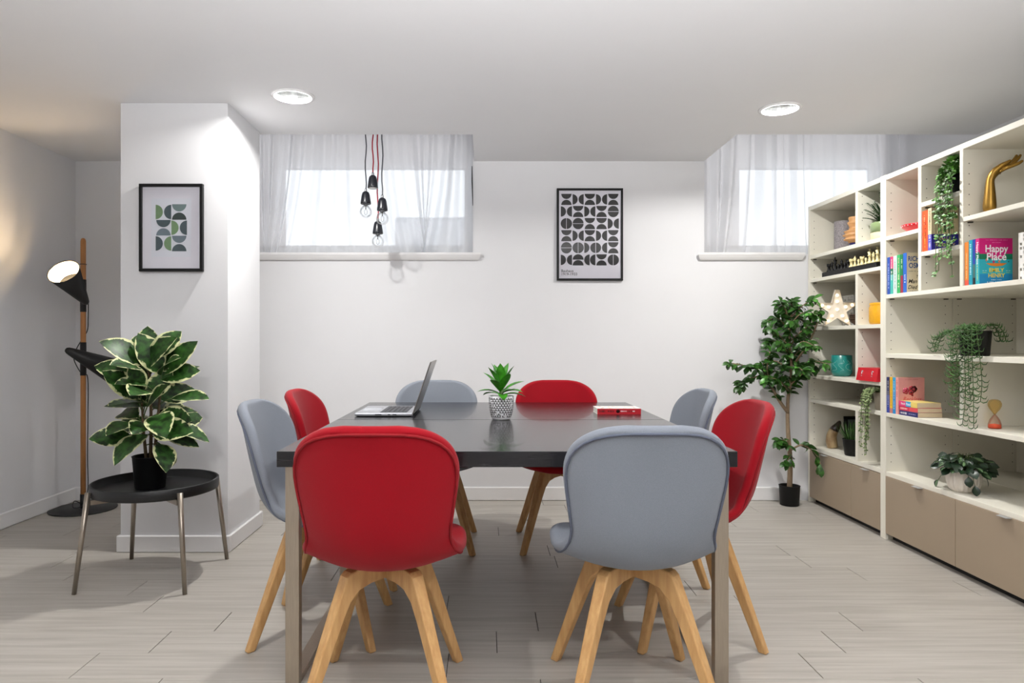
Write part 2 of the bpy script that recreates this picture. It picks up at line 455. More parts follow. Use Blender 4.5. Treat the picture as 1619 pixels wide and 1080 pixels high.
ew = MB().box(-0.85, 0.6, 6.4, 6.6, 0.3, 2.26).box(-3.5, 4.5, 5.9, 6.4, 0.3, 0.9)
struct('wall_outside', ew, M_render, 'pale rendered wall outside the left window', 'wall')

def curtain(x0, x1, label, seed):
    r = random.Random(seed); nx, nz = 420, 18; z0, z1 = 1.708, 2.735
    F1 = [(r.uniform(22, 95), r.uniform(0, 6.28), r.uniform(0.3, 1.0)) for _ in range(7)]
    sw = [(r.uniform(x0, x1), r.uniform(-0.16, 0.16), r.uniform(0.12, 0.3)) for _ in range(6)]
    V = []; F = []
    for j in range(nz+1):
        tz = j/nz
        for i in range(nx+1):
            tx = i/nx; x = x0+(x1-x0)*tx
            edge = min(1, 10*tx, 10*(1-tx))
            dx = 0
            for c, a, s in sw: dx += a*(1-tz)**2*math.exp(-((x-c)/s)**2)
            yy = 0
            for fq, ph, am in F1: yy += am*math.sin(fq*x*1.0+ph+0.6*math.sin(3*x+seed))
            yy = 0.021*max(-2.2, min(2.2, yy))*(0.75+0.4*math.sin(5*x+seed))
            V.append((x+dx*edge, 4.79+yy, z0+(z1-z0)*tz))
    for j in range(nz):
        for i in range(nx):
            a = j*(nx+1)+i; F.append((a, a+1, a+nx+2, a+nx+1))
    o = MB().add(V, F, 0, True).build('curtain', M_curt)
    return tag(o, label, 'curtain', 'sheer window curtains')
curtain(A0+0.01, A1-0.004, 'sheer white curtain over the left window behind the hanging bulbs', 3)
curtain(B0+0.004, B1-0.03, 'sheer white curtain over the right window above the bookcase', 11)
M_blind = bpy.data.materials.new('translucent_blind'); M_blind.use_nodes = True
def _blind():
    nt = M_blind.node_tree; N = nt.nodes; L = nt.links; N.remove(N['Principled BSDF'])
    d = N.new('ShaderNodeBsdfDiffuse'); d.inputs[0].default_value = (0.9, 0.88, 0.87, 1)
    t = N.new('ShaderNodeBsdfTranslucent'); t.inputs[0].default_value = (0.92, 0.89, 0.88, 1)
    m1 = N.new('ShaderNodeMixShader'); m1.inputs[0].default_value = 0.88
    L.new(d.outputs[0], m1.inputs[1]); L.new(t.outputs[0], m1.inputs[2]); L.new(m1.outputs[0], N['Material Output'].inputs[0])
_blind()
for x0, x1, w, e0, e1 in ((-1.768, -0.120, 'left', -1.45, -0.153), (1.539, 2.918, 'right', 1.84, 2.77)):
    t = thing('roller_blind', 'pale half-lowered roller blind in the %s window, behind the sheer curtain' % w, 'blind', ((x0+x1)/2, 4.955, 2.35))
    h = (x1-x0)/2
    MB().box(-h, h, -0.001, 0.001, 0.0, 0.37).build('fabric', M_blind, t)
    for a_, b_ in ((x0, e0), (e1, x1)):
        MB().box(a_-(x0+x1)/2, b_-(x0+x1)/2, -0.001, 0.001, -0.585, -0.0005).build('added_side_fabric', M_blind, t)  # side strips and wider glazing added to brighten the curtain edges
    MB().rbox(e0-(x0+x1)/2, e1-(x0+x1)/2, -0.005, 0.005, -0.010, 0.0, 0.002).build('bottom_bar', M_blind, t)
    MB().tube([(-h, 0, 0.372), (h, 0, 0.372)], 0.022, 12).build('roller', M_trim, t)
c = MB().tube([(-0.095, 4.69, 2.30), (-0.094, 4.69, 2.2), (-0.091, 4.692, 2.1), (-0.090, 4.694, 2.03)], [0.003, 0.005, 0.004, 0.002], 6).build('blind_cord', M_blackm)
tag(c, 'short black cord hanging at the right edge of the left window', 'cord')

# ------------------------------------------------------------------ downlights
M_refl = pmat('faceted_silver_reflector', rgb(168, 170, 170), 0.3, metal=0.7, var=0.35, scale=25)
M_lampglow = pmat('lamp_glow', rgb(255, 250, 240), 0.5, emit=(1, 0.97, 0.92, 1), estr=1.5, var=0.01)
for i, (x, y) in enumerate(DOWN):
    if i > 1: lab = 'added recessed ceiling downlight out of view, ' + ['', '', 'left of the front chairs', 'right of the front chairs', 'rearmost on the left', 'rearmost on the right'][i]
    t = thing('ceiling_downlight', ['round recessed downlight in the ceiling near the column, left of the two', 'round recessed downlight in the ceiling towards the bookcase, right of the two'][i] if i < 2 else lab,
              'ceiling light', (x, y, ZC), 0, 'recessed ceiling downlights' if i < 2 else 'added downlights out of view')
    MB().lathe([(0.088, -0.001), (0.09, -0.007), (0.10, -0.007), (0.108, -0.003), (0.108, 0.0), (0.088, -0.001)], 40, cap=False).build('trim_ring', M_trim, t)
    m = MB(); n = 28; V = []; F = []
    for (r, z) in ((0.0885, -0.002), (0.080, 0.03), (0.066, 0.062)):
        for k in range(n): a = 2*PI*k/n; V.append((r*math.cos(a), r*math.sin(a), z))
    for j in range(2):
        for k in range(n): F.append((j*n+k, j*n+(k+1) % n, (j+1)*n+(k+1) % n, (j+1)*n+k))
    m.add(V, F).build('reflector', M_refl, t)
    MB().lathe([(0.0, 0.058), (0.02, 0.056), (0.03, 0.063), (0.03, 0.1), (0.0, 0.1)], 16).build('lamp', M_lampglow, t)

# ------------------------------------------------------------------ chairs
PROF = [(0.255, .443, .215), (0.215, .464, .222), (0.13, .466, .232), (0.02, .455, .236), (-.09, .449, .222), (-.155, .468, .197),
        (-.203, .525, .188), (-.226, .61, .200), (-.243, .70, .214), (-.260, .79, .220), (-.280, .872, .216)]
def chair_parts():
    raw = cr(PROF, 200); L = [0]
    for p, q in zip(raw, raw[1:]): L.append(L[-1]+math.hypot(q[0]-p[0], q[1]-p[1]))
    TL = L[-1]
    def prof(d):
        d = max(0, min(TL, d)); k = 0
        lo, hi = 0, len(L)-2
        while lo < hi:
            mid_ = (lo+hi+1)//2
            if L[mid_] <= d: lo = mid_
            else: hi = mid_-1
        f = (d-L[lo])/max(1e-9, L[lo+1]-L[lo])
        return [x+(y_-x)*f for x, y_ in zip(raw[lo], raw[lo+1])]
    EF, EB = 0.15, 0.165                      # length of the rounded front and top ends
    def weff(d):
        w = prof(d)[2]
        q = max(0.0, 1-d/EF) if d < TL/2 else max(0.0, 1-(TL-d)/EB)
        return w*(1-q**2.35)**(1/2.35), w
    def surf(u, d):
        y, z, _ = prof(d); we, w = weff(d)
        y0, z0, _ = prof(d-0.02); y1, z1, _ = prof(d+0.02)
        ty, tz = y1-y0, z1-z0; l = math.hypot(ty, tz); ty /= l; tz /= l
        sn = d/TL
        amt = 0.020+0.058*max(0, min(1, (sn-0.25)/0.3))-0.010*max(0, (sn-0.7)/0.3)
        a = abs(u)*we/w
        h = amt*a**2.2
        return Vector((u*we, y+tz*h, z-ty*h))
    def nrm(u, d):
        e = 0.012
        x0 = surf(max(-1, u-.05), d); x1 = surf(min(1, u+.05), d)
        b_ = surf(u*0.9, min(TL-0.006, d+e))-surf(u*0.9, max(0.006, d-e))
        n = (x1-x0).cross(b_)
        n.normalize()
        ref = Vector((0, prof(d+0.02)[1]-prof(d-0.02)[1], -(prof(d+0.02)[0]-prof(d-0.02)[0])))
        return n if n.dot(ref) > 0 else -n
    nu, ns = 10, 28
    us = [math.sin((-1+2*i/nu)*PI/2*0.94)/math.sin(PI/2*0.94) for i in range(nu+1)]
    ds = [0.006+(TL-0.012)*(0.5-0.5*math.cos(PI*(j/ns)))*0.65+(TL-0.012)*(j/ns)*0.35 for j in range(ns+1)]
    T = 0.035
    V = []; F = []; inn = {}; out = {}; NN = {}
    for j, d in enumerate(ds):
        for i, u in enumerate(us):
            p = surf(u, d); n = nrm(u, d); NN[i, j] = n
            inn[i, j] = len(V); V.append(p)
            out[i, j] = len(V); V.append(p-n*T)
    for j in range(ns):
        for i in range(nu):
            F.append((inn[i, j], inn[i+1, j], inn[i+1, j+1], inn[i, j+1]))
            F.append((out[i, j], out[i, j+1], out[i+1, j+1], out[i+1, j]))
    ring = [(i, 0) for i in range(nu)]+[(nu, j) for j in range(ns)]+[(i, ns) for i in range(nu, 0, -1)]+[(0, j) for j in range(ns, 0, -1)]
    K = len(ring); mid = []; pipe_pts = []
    for k, ij in enumerate(ring):
        tg = V[inn[ring[(k+1) % K]]]-V[inn[ring[k-1]]]; tg.normalize()
        o_ = NN[ij].cross(tg); o_.normalize()
        if o_.dot(V[inn[ij]]-surf(us[nu//2], ds[max(4, min(ns-4, ij[1]))])) < 0: o_ = -o_
        mid.append(len(V)); V.append((V[inn[ij]]+V[out[ij]])/2+o_*0.014)
        pipe_pts.append(V[out[ij]]-o_*0.008-NN[ij]*0.0022)
    for k in range(K):
        k2 = (k+1) % K
        F.append((inn[ring[k2]], inn[ring[k]], mid[k], mid[k2]))
        F.append((mid[k2], mid[k], out[ring[k]], out[ring[k2]]))
    shell = MB().add(V, F, 0, True)
    # piping seam just inside the rim on the outer face, thinned and evened out
    P2 = [pipe_pts[0]]
    for p in pipe_pts[1:]:
        if (p-P2[-1]).length > 0.018: P2.append(p)
    for _ in range(2): P2 = [(P2[i-1]+P2[i]*2+P2[(i+1) % len(P2)])/4 for i in range(len(P2))]
    pipe = MB().tube(P2, 0.0042, 5, closed=True)
    return shell, pipe
SHELL, PIPE = chair_parts()
def leg_mesh():
    poly = [(0.0, 0.418), (0.118, 0.418), (0.142, 0.414), (0.156, 0.402), (0.200, 0.300), (0.318, 0.004), (0.314, 0.0), (0.292, 0.0), (0.287, 0.004),
            (0.168, 0.275), (0.142, 0.325), (0.11, 0.355), (0.07, 0.368), (0.0, 0.372)]
    bm = bmesh.new(); w = 0.018
    def ww(z): return 0.0135+0.0075*z/0.42
    a = [bm.verts.new((p[0], -ww(p[1]), p[1])) for p in poly]; b = [bm.verts.new((p[0], ww(p[1]), p[1])) for p in poly]
    n = len(poly)
    bm.faces.new(a); bm.faces.new(b[::-1])
    for i in range(n): bm.faces.new((a[(i+1) % n], a[i], b[i], b[(i+1) % n]))
    bmesh.ops.recalc_face_normals(bm, faces=bm.faces[:])
    ed = [e for e in bm.edges if abs(e.verts[0].co.y-e.verts[1].co.y) < 0.01 and min(v.co.x for v in e.verts) > 0.03]
    bmesh.ops.bevel(bm, geom=ed, offset=0.005, segments=2, affect='EDGES', profile=0.5)
    me = bpy.data.meshes.new('leg'); bm.to_mesh(me); bm.free()
    for p in me.polygons: p.use_smooth = False
    me.materials.append(M_oak); return me
LEG = leg_mesh()
SHM = {}
def chair(label, color, x, y, rz):
    t = thing('dining_chair', label, 'chair', (x, y, 0), rz, 'dining chairs around the tables')
    if color not in SHM:
        SHM[color] = (SHELL.mesh('seat_shell', M_red if color == 'red' else M_grey), PIPE.mesh('piping', M_redp if color == 'red' else M_greyp),
                      MB().lathe([(0.05, 0.418), (0.06, 0.42), (0.06, 0.428), (0.07, 0.432), (0.07, 0.438)], 20).mesh('swivel_plate', M_blackm))
    s, p, w = SHM[color]
    so = link('seat_shell', s, t); sm = so.modifiers.new('smooth', 'SUBSURF'); sm.levels = 1; sm.render_levels = 1
    link('piping', p, so); link('swivel_plate', w, t)
    for k in range(4):
        l = link('leg', LEG, t); l.rotation_euler = (0, 0, PI/4+k*PI/2)
    return t
chair('red dining chair in the left foreground, its back turned to the viewer', 'red', -0.31, 2.13, 0.0)
chair('grey dining chair in the right foreground, its back turned to the viewer', 'grey', 0.456, 2.14, 0.0)
chair('grey dining chair at the left side of the table, nearest the round tray table', 'grey', -0.62, 2.63, -PI/2)
chair('red dining chair at the left of the table, behind the grey one beside it', 'red', -0.62, 3.22, -PI/2)
chair('red dining chair at the right of the table, before the tall potted tree', 'red', 0.765, 2.62, PI/2)
chair('grey dining chair at the right of the table, behind the red one beside it', 'grey', 0.765, 3.245, PI/2)
chair('grey dining chair at the far end of the table, behind the laptop lid', 'grey', -0.283, 3.712, PI)
chair('red dining chair at the far end of the table, behind the small potted plant', 'red', 0.405, 3.715, PI)

# ------------------------------------------------------------------ tables
def table(label, y0, y1):
    t = thing('dining_table', label, 'table', (0.0675, (y0+y1)/2, 0))
    hw, hd = 0.73, (y1-y0)/2-0.001
    MB().rbox(-hw, hw, -hd, hd, 0.70, 0.75, 0.0015).build('tabletop', M_ttop, t)
    for s in (-1, 1):
        fr = MB(); x0 = s*0.684; a, b = x0-0.022, x0+0.022; w = 0.035
        e = hd-0.012
        fr.rbox(a, b, -e, -e+w, 0.0, 0.70, 0.001).rbox(a, b, e-w, e, 0.0, 0.70, 0.001)
        fr.rbox(a, b, -e+w, e-w, 0.0, 0.02, 0.001).rbox(a, b, -e+w, e-w, 0.675, 0.70, 0.001)
        fr.build('leg_frame', M_steel, t)
    MB().box(-0.66, 0.66, -0.03, 0.03, 0.672, 0.699).build('under_rail', M_steel, t)
    return t
table('near half of the black wooden table on steel loop legs, behind the two front chairs', 2.16, 3.03)
table('far half of the black wooden table on steel loop legs, carrying laptop and book', 3.032, 3.89)

# ------------------------------------------------------------------ laptop
lp = thing('laptop', 'silver laptop open on the table, screen turned away', 'laptop', (-0.466, 3.325, 0.75))
M_lap = pmat('space_grey_aluminium', rgb(176, 178, 184), 0.35, metal=0.6, var=0.03, scale=30)
M_lid = pmat('grey_lid_aluminium', rgb(150, 148, 144), 0.3, metal=0.8, var=0.03, scale=30)
M_scr = pmat('black_screen', rgb(10, 10, 14), 0.12, var=0.1)
MB().rbox(-0.14, 0.128, -0.178, 0.178, 0.003, 0.017, 0.004, 2).build('base', M_lap, lp)
MB().box(-0.13, 0.12, -0.165, 0.165, 0.0, 0.004).build('foot_pad', M_black, lp)
MB().box(-0.125, -0.04, -0.07, 0.07, 0.017, 0.0174).build('trackpad', pmat('trackpad', rgb(190, 194, 202), 0.25, metal=0.3, var=0.02), lp)
MB().box(-0.028, 0.098, -0.145, 0.145, 0.017, 0.0173).build('keyboard_bed', M_black, lp)
kmesh = MB().rbox(-0.0085, 0.0085, -0.0088, 0.0088, 0, 0.0016, 0.0006).mesh('key', pmat('keycap', rgb(60, 62, 68), 0.5, var=0.05))
for r in range(6):
    for q in range(14):
        link('key', kmesh, lp, (-0.017+r*0.0208, -0.1345+q*0.0207, 0.0173))
pm = MB()
for yy, ww in ((-0.03, 0.03), (0.02, 0.012), (0.045, 0.018)): pm.box(yy-ww/2, yy+ww/2, -0.1785, -0.1775, 0.008, 0.012)
pm.build('port', M_black, lp)
th = math.radians(19)
RL = Matrix.Translation((0.128, 0, 0.013)) @ Matrix.Rotation(th, 4, 'Y')
MB().rbox(-0.001, 0.0045, -0.178, 0.178, 0.0, 0.255, 0.002, 1, M=RL).build('lid', M_lid, lp)
MB().box(-0.0016, -0.001, -0.172, 0.172, 0.012, 0.249, M=RL).build('screen', M_scr, lp)
MB().tube([(0.128, -0.15, 0.012), (0.128, 0.15, 0.012)], 0.006, 8).build('hinge', M_black, lp)

# ------------------------------------------------------------------ table plant
tp = thing('potted_plant', 'small green leafy plant in a black and white patterned pot on the table', 'plant', (0.069, 3.05, 0.75))
M_potw = pmat('white_glazed_pot', rgb(236, 236, 238), 0.3, var=0.02)
prof = [(0.0, 0.0), (0.036, 0.0), (0.042, 0.006), (0.05, 0.03), (0.0545, 0.06), (0.056, 0.104), (0.052, 0.105), (0.051, 0.088), (0.0, 0.086)]
pot = MB().lathe(prof, 32).build('pot', M_potw, tp)
gm = MB()
def pr(z):
    for (r0, z0), (r1, z1) in zip(prof[1:5], prof[2:6]):
        if z0 <= z <= z1: return r0+(r1-r0)*(z-z0)/(z1-z0)
    return 0.056
zz = 0.012; row = 0
while zz < 0.096:
    nb = 26
    for k in range(nb):
        a0 = 2*PI*(k+0.5*(row % 2))/nb
        for (da, dz, hh, wd) in ((0, 0, 0.0085, 0.085), (0.09, 0, 0.0028, 0.2)):
            if rnd.random() < 0.12: continue
            r0 = pr(zz+dz)+0.0004; r1 = pr(zz+dz+hh)+0.0004; w2 = wd/2
            V = [(r0*math.cos(a0+da-w2), r0*math.sin(a0+da-w2), zz+dz), (r0*math.cos(a0+da+w2), r0*math.sin(a0+da+w2), zz+dz),
                 (r1*math.cos(a0+da+w2), r1*math.sin(a0+da+w2), zz+dz+hh), (r1*math.cos(a0+da-w2), r1*math.sin(a0+da-w2), zz+dz+hh)]
            gm.add(V, [(0, 1, 2, 3)])
    zz += 0.0098; row += 1
gm.build('glaze_pattern', M_ink, pot)
MB().lathe([(0.0, 0.094), (0.03, 0.096), (0.051, 0.09)], 20).build('soil', M_soil, tp)
M_lf = leaf_mat('bright_green_leaf', rgb(66, 146, 36), None, var=0.25, rough=0.35)
MB().tube([(0, 0, 0.088), (0, 0, 0.13)], [0.012, 0.008], 8).build('stem', M_stem, tp)
lm = [MB().leaf(Matrix(), l, 0.043, c, 6, 0.3, shape=0.42).mesh('leaf', M_lf) for l, c in ((0.12, 0.35), (0.108, 0.6), (0.125, 0.2))]
for k in range(18):
    az = k*2.39996; el = math.radians([16, 28, 40, 52, 66, 80][min(5, k//3)]+rnd.uniform(-6, 6))
    d = sph(az, el)
    o = link('leaf', lm[2 if k > 11 else (1 if k < 6 else 0)], tp)
    o.matrix_local = frame(Vector((0, 0, 0.105+k*0.0015))+d*0.006, d, Vector((0, 0, 1)) if el < 1.2 else -Vector((d.x, d.y, 0)))

# ------------------------------------------------------------------ book on the table
bk = thing('book', 'red-spined white paperback lying on the table before the far red chair', 'book', (0.532, 3.255, 0.75))
M_rs = ink(190, 18, 34); M_cw = ink(236, 228, 222)
bm_ = MB(); bm_.box(0, 0.208, 0, 0.132, 0, 0.0012).box(0, 0.208, 0, 0.132, 0.0258, 0.027)
cv = bm_.build('cover', M_cw, bk)
MB().box(0, 0.208, -0.001, 0.0, 0, 0.027).build('spine', M_rs, bk)
MB().box(0.002, 0.206, 0.0, 0.128, 0.0012, 0.0258).build('page_block', ink(222, 220, 212, 0.8), bk)
scribble(0.075, 0.010, ink(84, 6, 14), bk, (0.047, -0.0013, 0.0145), FACE_Y, seed=5, gap=0.3)
scribble(0.03, 0.008, ink(240, 225, 225), bk, (0.125, -0.0013, 0.0145), FACE_Y, seed=8, gap=0.1)
scribble(0.025, 0.008, ink(84, 6, 14), bk, (0.153, -0.0013, 0.0145), FACE_Y, seed=9)
scribble(0.018, 0.007, ink(240, 225, 225), bk, (0.177, -0.0013, 0.0145), FACE_Y, seed=10)
MB().lathe([(0, 0), (0.009, 0.0003)], 10, M=Matrix.Translation((0.098, -0.0012, 0.0145)) @ Matrix.Rotation(PI/2, 4, 'X')).build('spine_motif', ink(70, 10, 16), bk)
dm = MB()
for _ in range(40):
    dm.lathe([(rnd.uniform(0.003, 0.008), 0.0271), (0, 0.0273)], 7, m=rnd.randrange(3), M=Matrix.Translation((rnd.uniform(0.012, 0.195), rnd.uniform(0.012, 0.12), 0)))
dm.build('cover_pattern', [ink(226, 150, 150), ink(196, 190, 180), ink(214, 200, 150)], bk)

# ------------------------------------------------------------------ side table, rubber plant
st = thing('side_table', 'round black tray table on four slanted nickel legs by the column', 'table', (-1.545, 3.2, 0))
MB().lathe([(0.0, 0.40), (0.262, 0.40), (0.273, 0.404), (0.275, 0.41), (0.275, 0.448), (0.273, 0.45), (0.266, 0.45), (0.265, 0.447), (0.264, 0.415), (0.258, 0.411), (0.0, 0.411)], 72).build('tray', M_blackm, st)
for k in range(4):
    a = PI/4+k*PI/2; ca, sa = math.cos(a), math.sin(a)
    l = MB().tube([(0.286*ca, 0.286*sa, 0.432), (0.340*ca, 0.340*sa, 0.0)], [0.0125, 0.0095], 16).build('leg', M_bronze, st)
    MB().tube([(0.270*ca, 0.270*sa, 0.425), (0.288*ca, 0.288*sa, 0.425)], 0.006, 8).build('bolt', M_blackm, l)
for s in (1, -1):
    MB().box(-0.279, 0.279, -0.012, 0.012, 0.378 if s > 0 else 0.377, 0.399, M=Matrix.Rotation(s*PI/4, 4, 'Z')).build('cross_bar', M_bronze, st)
rp_ = thing('rubber_plant', 'variegated rubber plant in a black pot on the round tray table', 'plant', (-1.575, 3.205, 0.4115))
MB().lathe([(0.0, 0.0), (0.062, 0.0), (0.066, 0.004), (0.078, 0.148), (0.081, 0.15), (0.076, 0.152), (0.071, 0.13), (0.0, 0.125)], 36).build('pot', M_black, rp_)
MB().lathe([(0.0, 0.132), (0.05, 0.13), (0.0715, 0.126)], 20).build('soil', pmat('dark_soil', rgb(40, 32, 26), 0.95, var=0.5, scale=80), rp_)
stems = [[(0, 0, 0.12), (0.004, 0, 0.3), (-0.004, 0.005, 0.5), (-0.01, 0, 0.55)], [(0.012, 0.01, 0.12), (0.03, 0.0, 0.26), (0.035, 0.02, 0.42), (0.05, 0.0, 0.50)], [(-0.012, -0.01, 0.12), (-0.02, -0.02, 0.25), (-0.03, -0.02, 0.4)]]
for sp in stems: MB().tube(cr(sp, 10), [0.009-0.0005*i for i in range(10)], 8).build('stem', pmat('rubber_plant_stem', rgb(92, 74, 44), 0.6, var=0.3), rp_)
M_rl = leaf_mat('variegated_leaf', rgb(38, 74, 24), rgb(204, 206, 156), 0.80, rough=0.42, var=0.45, spec=0.35)
LM = [MB().leaf(Matrix(), 0.205, 0.125, cu, 8, 0.20, shape=0.5).mesh('leaf', M_rl) for cu in (0.25, 0.5, 0.75)]
def rleaf(base, az, el, k, sc=1.0, roll=0.0):
    d = sph(az, el)
    p0 = Vector(base); p1 = p0+sph(az, el+0.3)*rnd.uniform(0.03, 0.085)
    o = link('leaf', LM[k % 3], rp_)
    up = Vector((0.15, -0.55, 0.7)) if el < 1.0 else Vector((0.1, -0.8, 0.3))
    o.matrix_local = frame(p1, d, up) @ Matrix.Rotation(roll, 4, 'Y') @ Matrix.Diagonal((sc, sc, sc, 1))
    MB().tube([p0, (p0+p1)/2+Vector((0, 0, 0.004)), p1], 0.003, 5).build('petiole', M_stem, rp_)
for si, (sp, n, k0) in enumerate(((stems[0], 25, 0), (stems[1], 18, 5), (stems[2], 13, 11))):
    path = cr(sp, 40)
    for i in range(n):
        f = 0.24+0.76*i/(n-1) if si != 2 else 0.35+0.65*i/(n-1)
        p = path[min(39, int(f*39))]
        el = math.radians(-6+74*((i/(n-1))**1.4)+rnd.uniform(-14, 14))
        rleaf(p, (i+k0)*2.39996+rnd.uniform(-.3, .3), el, rnd.randrange(3), rnd.uniform(0.82, 1.08)*(0.85 if i == n-1 else 1), rnd.uniform(-.55, .55))

# ------------------------------------------------------------------ floor lamp
fl_ = thing('floor_lamp', 'floor lamp with a wooden pole and two black cone shades in the left corner', 'lamp', (-2.63, 4.46, 0))
MB().lathe([(0.0, 0.0), (0.198, 0.0), (0.20, 0.003), (0.20, 0.007), (0.197, 0.009), (0.0, 0.011)], 56).build('base', M_blackm, fl_)
M_pole = pmat('beech_pole', rgb(196, 138, 84), 0.5, scale=10, stretch=(8, 8, 0.6), col2=rgb(170, 112, 62), detail=6)
MB().lathe([(0.016, 0.03), (0.016, 1.75), (0.013, 1.765), (0.006, 1.771), (0.0, 1.772)], 16).build('pole', M_pole, fl_)
MB().lathe([(0.0185, 0.008), (0.0185, 0.10)], 16).build('foot_sleeve', M_blackm, fl_)
for z0, z1 in ((1.29, 1.50), (0.875, 1.09)): MB().lathe([(0.0155, z0-0.001), (0.0185, z0), (0.0185, z1), (0.0155, z1+0.001)], 16).build('sleeve', M_blackm, fl_)
MB().tube([(0.019*math.cos(a), 0.019*math.sin(a), 1.60) for a in [2*PI*k/14 for k in range(14)]], 0.0025, 6, closed=True).build('cord_clip', M_blackm, fl_)
M_shin = pmat('white_shade_lining', rgb(248, 244, 232), 0.6, var=0.01)
def shade(tip, mouth, watt, name='lamp_shade', r=0.095):
    tip = Vector(tip); mouth = Vector(mouth); ax = (mouth-tip); Ln = ax.length
    M = frame(tip, ax, (0, 0, 1) if abs(ax.normalized().z) < .95 else (1, 0, 0)) @ Matrix.Rotation(-PI/2, 4, 'X')   # local +Z along the axis
    o = MB().lathe([(0.0, -0.004), (0.013, 0.0), (0.021, 0.012), (0.026, 0.03), (r, Ln), (r-0.002, Ln+0.0005), (r-0.0035, Ln), (0.024, 0.04), (0.0, 0.036)], 40, M=M).build(name, M_blackm, fl_)
    V = MB().lathe([(r-0.0045, Ln-0.003), (0.027, 0.05), (0.0, 0.047)], 40, M=M)
    V.f = [f for f in V.f if len(f) == 4]; V.mi = V.mi[:len(V.f)]; V.sm = V.sm[:len(V.f)]
    V.build('lining', M_shin, o)
    MB().ball((0, 0, 0.12), 0.024, 14, 8, M=M).build('bulb', pmat('warm_bulb', rgb(255, 240, 200), 0.4, emit=(1, 0.78, 0.45, 1), estr=12, var=0.01), o)
    l = bpy.data.lights.new('shade_light', 'POINT'); l.energy = watt; l.color = (1.0, 0.72, 0.42); l.shadow_soft_size = 0.03
    lo = bpy.data.objects.new('shade_light', l); COL.objects.link(lo); lo.parent = o; lo.location = M @ Vector((0, 0, 0.17))
    return o
shade((0.05, -0.045, 1.342), (0.043, -0.28, 1.526), 9.0)
shade((-0.062, -0.085, 1.045), (0.21, 0.085, 0.875), 2.5)
for z in (1.40, 0.985): MB().tube([(0, -0.01, z), (0.012, -0.055, z)], 0.010, 8).build('shade_bracket', M_blackm, fl_)
MB().tube(cr([(0.045, -0.02, 1.35), (0.03, 0.004, 1.25), (0.026, 0.006, 1.18), (0.0, 0.022, 1.14), (-0.035, 0.004, 1.07), (-0.03, -0.04, 1.02), (-0.04, -0.03, 0.97), (-0.01, 0.004, 0.88), (0.022, 0.012, 0.86), (0.026, 0.008, 0.6), (0.021, 0.012, 0.35), (0.026, 0.006, 0.12), (0.01, -0.03, 0.03), (-0.03, -0.06, 0.025), (-0.04, -0.03, 0.06), (-0.02, 0.0, 0.04)], 70), 0.003, 6).build('cord', M_blackm, fl_)

# ------------------------------------------------------------------ pictures
def halfdisc(mb, cx, cz, r, ang, m, y=0.0):
    """half disc in the XZ plane, bulging towards ang"""
    n = 14; V = [(cx, y, cz)]
    for i in range(n+1):
        a = ang-PI/2+PI*i/n; V.append((cx+r*math.cos(a), y, cz+r*math.sin(a)))
    mb.add(V, [(0, i+1, i+2) for i in range(n)], m)
R_, L_, U_, D_ = 0, PI, PI/2, -PI/2
def cell(mb, typ, x, z, c, m=(0, 0), g=0.004):
    """x,z = top left, c = cell size; halves listed first/second take m[0], m[1]"""
    r = (c-g)/2; cx = x+c/2; cz = z-c/2; h = r*0.93
    spec = {'X': [(cx-r, cz, R_), (cx+r, cz, L_)], 'V': [(cx, cz+r, D_), (cx, cz-r, U_)],
            'OV': [(cx-g*.4, cz, L_), (cx+g*.4, cz, R_)], 'OH': [(cx, cz+g*.4, U_), (cx, cz-g*.4, D_)],
            'U2': [(cx, cz+g*.4, U_), (cx, cz-r, U_)], 'C2': [(cx-g*.4, cz, L_), (cx+r, cz, L_)]}[typ]
    for k, (a, b, ang) in enumerate(spec): halfdisc(mb, a, b, h if typ in 'XV' else r*0.98, ang, m[k])
def picture(label, x, y, z, w, h, bw):
    t = thing('framed_print', label, 'picture', (x, y, z))       # hangs from its back centre
    f = MB(); d = 0.022
    f.rbox(-w/2, w/2, -d, -0.001, h/2-bw, h/2, 0.0015).rbox(-w/2, w/2, -d, -0.001, -h/2, -h/2+bw, 0.0015)
    f.rbox(-w/2, -w/2+bw, -d, -0.001, -h/2+bw, h/2-bw, 0.0015).rbox(w/2-bw, w/2, -d, -0.001, -h/2+bw, h/2-bw, 0.0015)
    f.build('frame', M_black, t)
    MB().box(-w/2+bw*.5, w/2-bw*.5, -0.012, -0.008, -h/2+bw*.5, h/2-bw*.5).build('paper', M_paper, t)
    MB().add([(-w/2+bw*.6, -0.016, -h/2+bw*.6), (w/2-bw*.6, -0.016, -h/2+bw*.6), (w/2-bw*.6, -0.016, h/2-bw*.6), (-w/2+bw*.6, -0.016, h/2-bw*.6)], [(0, 1, 2, 3)]).build('glass', M_pglass, t)
    return t
pa = picture('black framed poster of black half circles on the back wall', 0.716, YB, 1.832, 0.455, 0.634, 0.0145)
rows = [['V', 'X', 'V', 'X', 'V'], ['X', 'V', 'X', 'V', 'OH'], ['OV', 'OH', 'V', 'V', 'X'], ['V', 'X', 'V', 'X', 'V'], ['OH', 'OV', 'X', 'X', 'V'], ['X', 'U2', 'C2', 'V', 'OV']]
pm = MB(); c = 0.0806
for j, rw in enumerate(rows):
    for i, ty in enumerate(rw): cell(pm, ty, -0.2015+i*c, 0.282-j*c*1.033, c)
o = pm.build('print_pattern', M_ink, pa); o.location = (0, -0.0125, 0)
lettering('Bauhaus\n1919-1933', 0.026, M_ink, pa, (-0.198, -0.0128, -0.262), FACE_Y, 0.012, 'LEFT')
pb = picture('black framed print of green and slate half circles on the column', -1.634, PY0, 1.688, 0.331, 0.455, 0.0155)
MB().box(-0.103, 0.103, -0.0124, -0.012, -0.152, 0.152).build('inner_sheet', pmat('mount_paper', rgb(222, 224, 232), 0.6, var=0.01), pb)
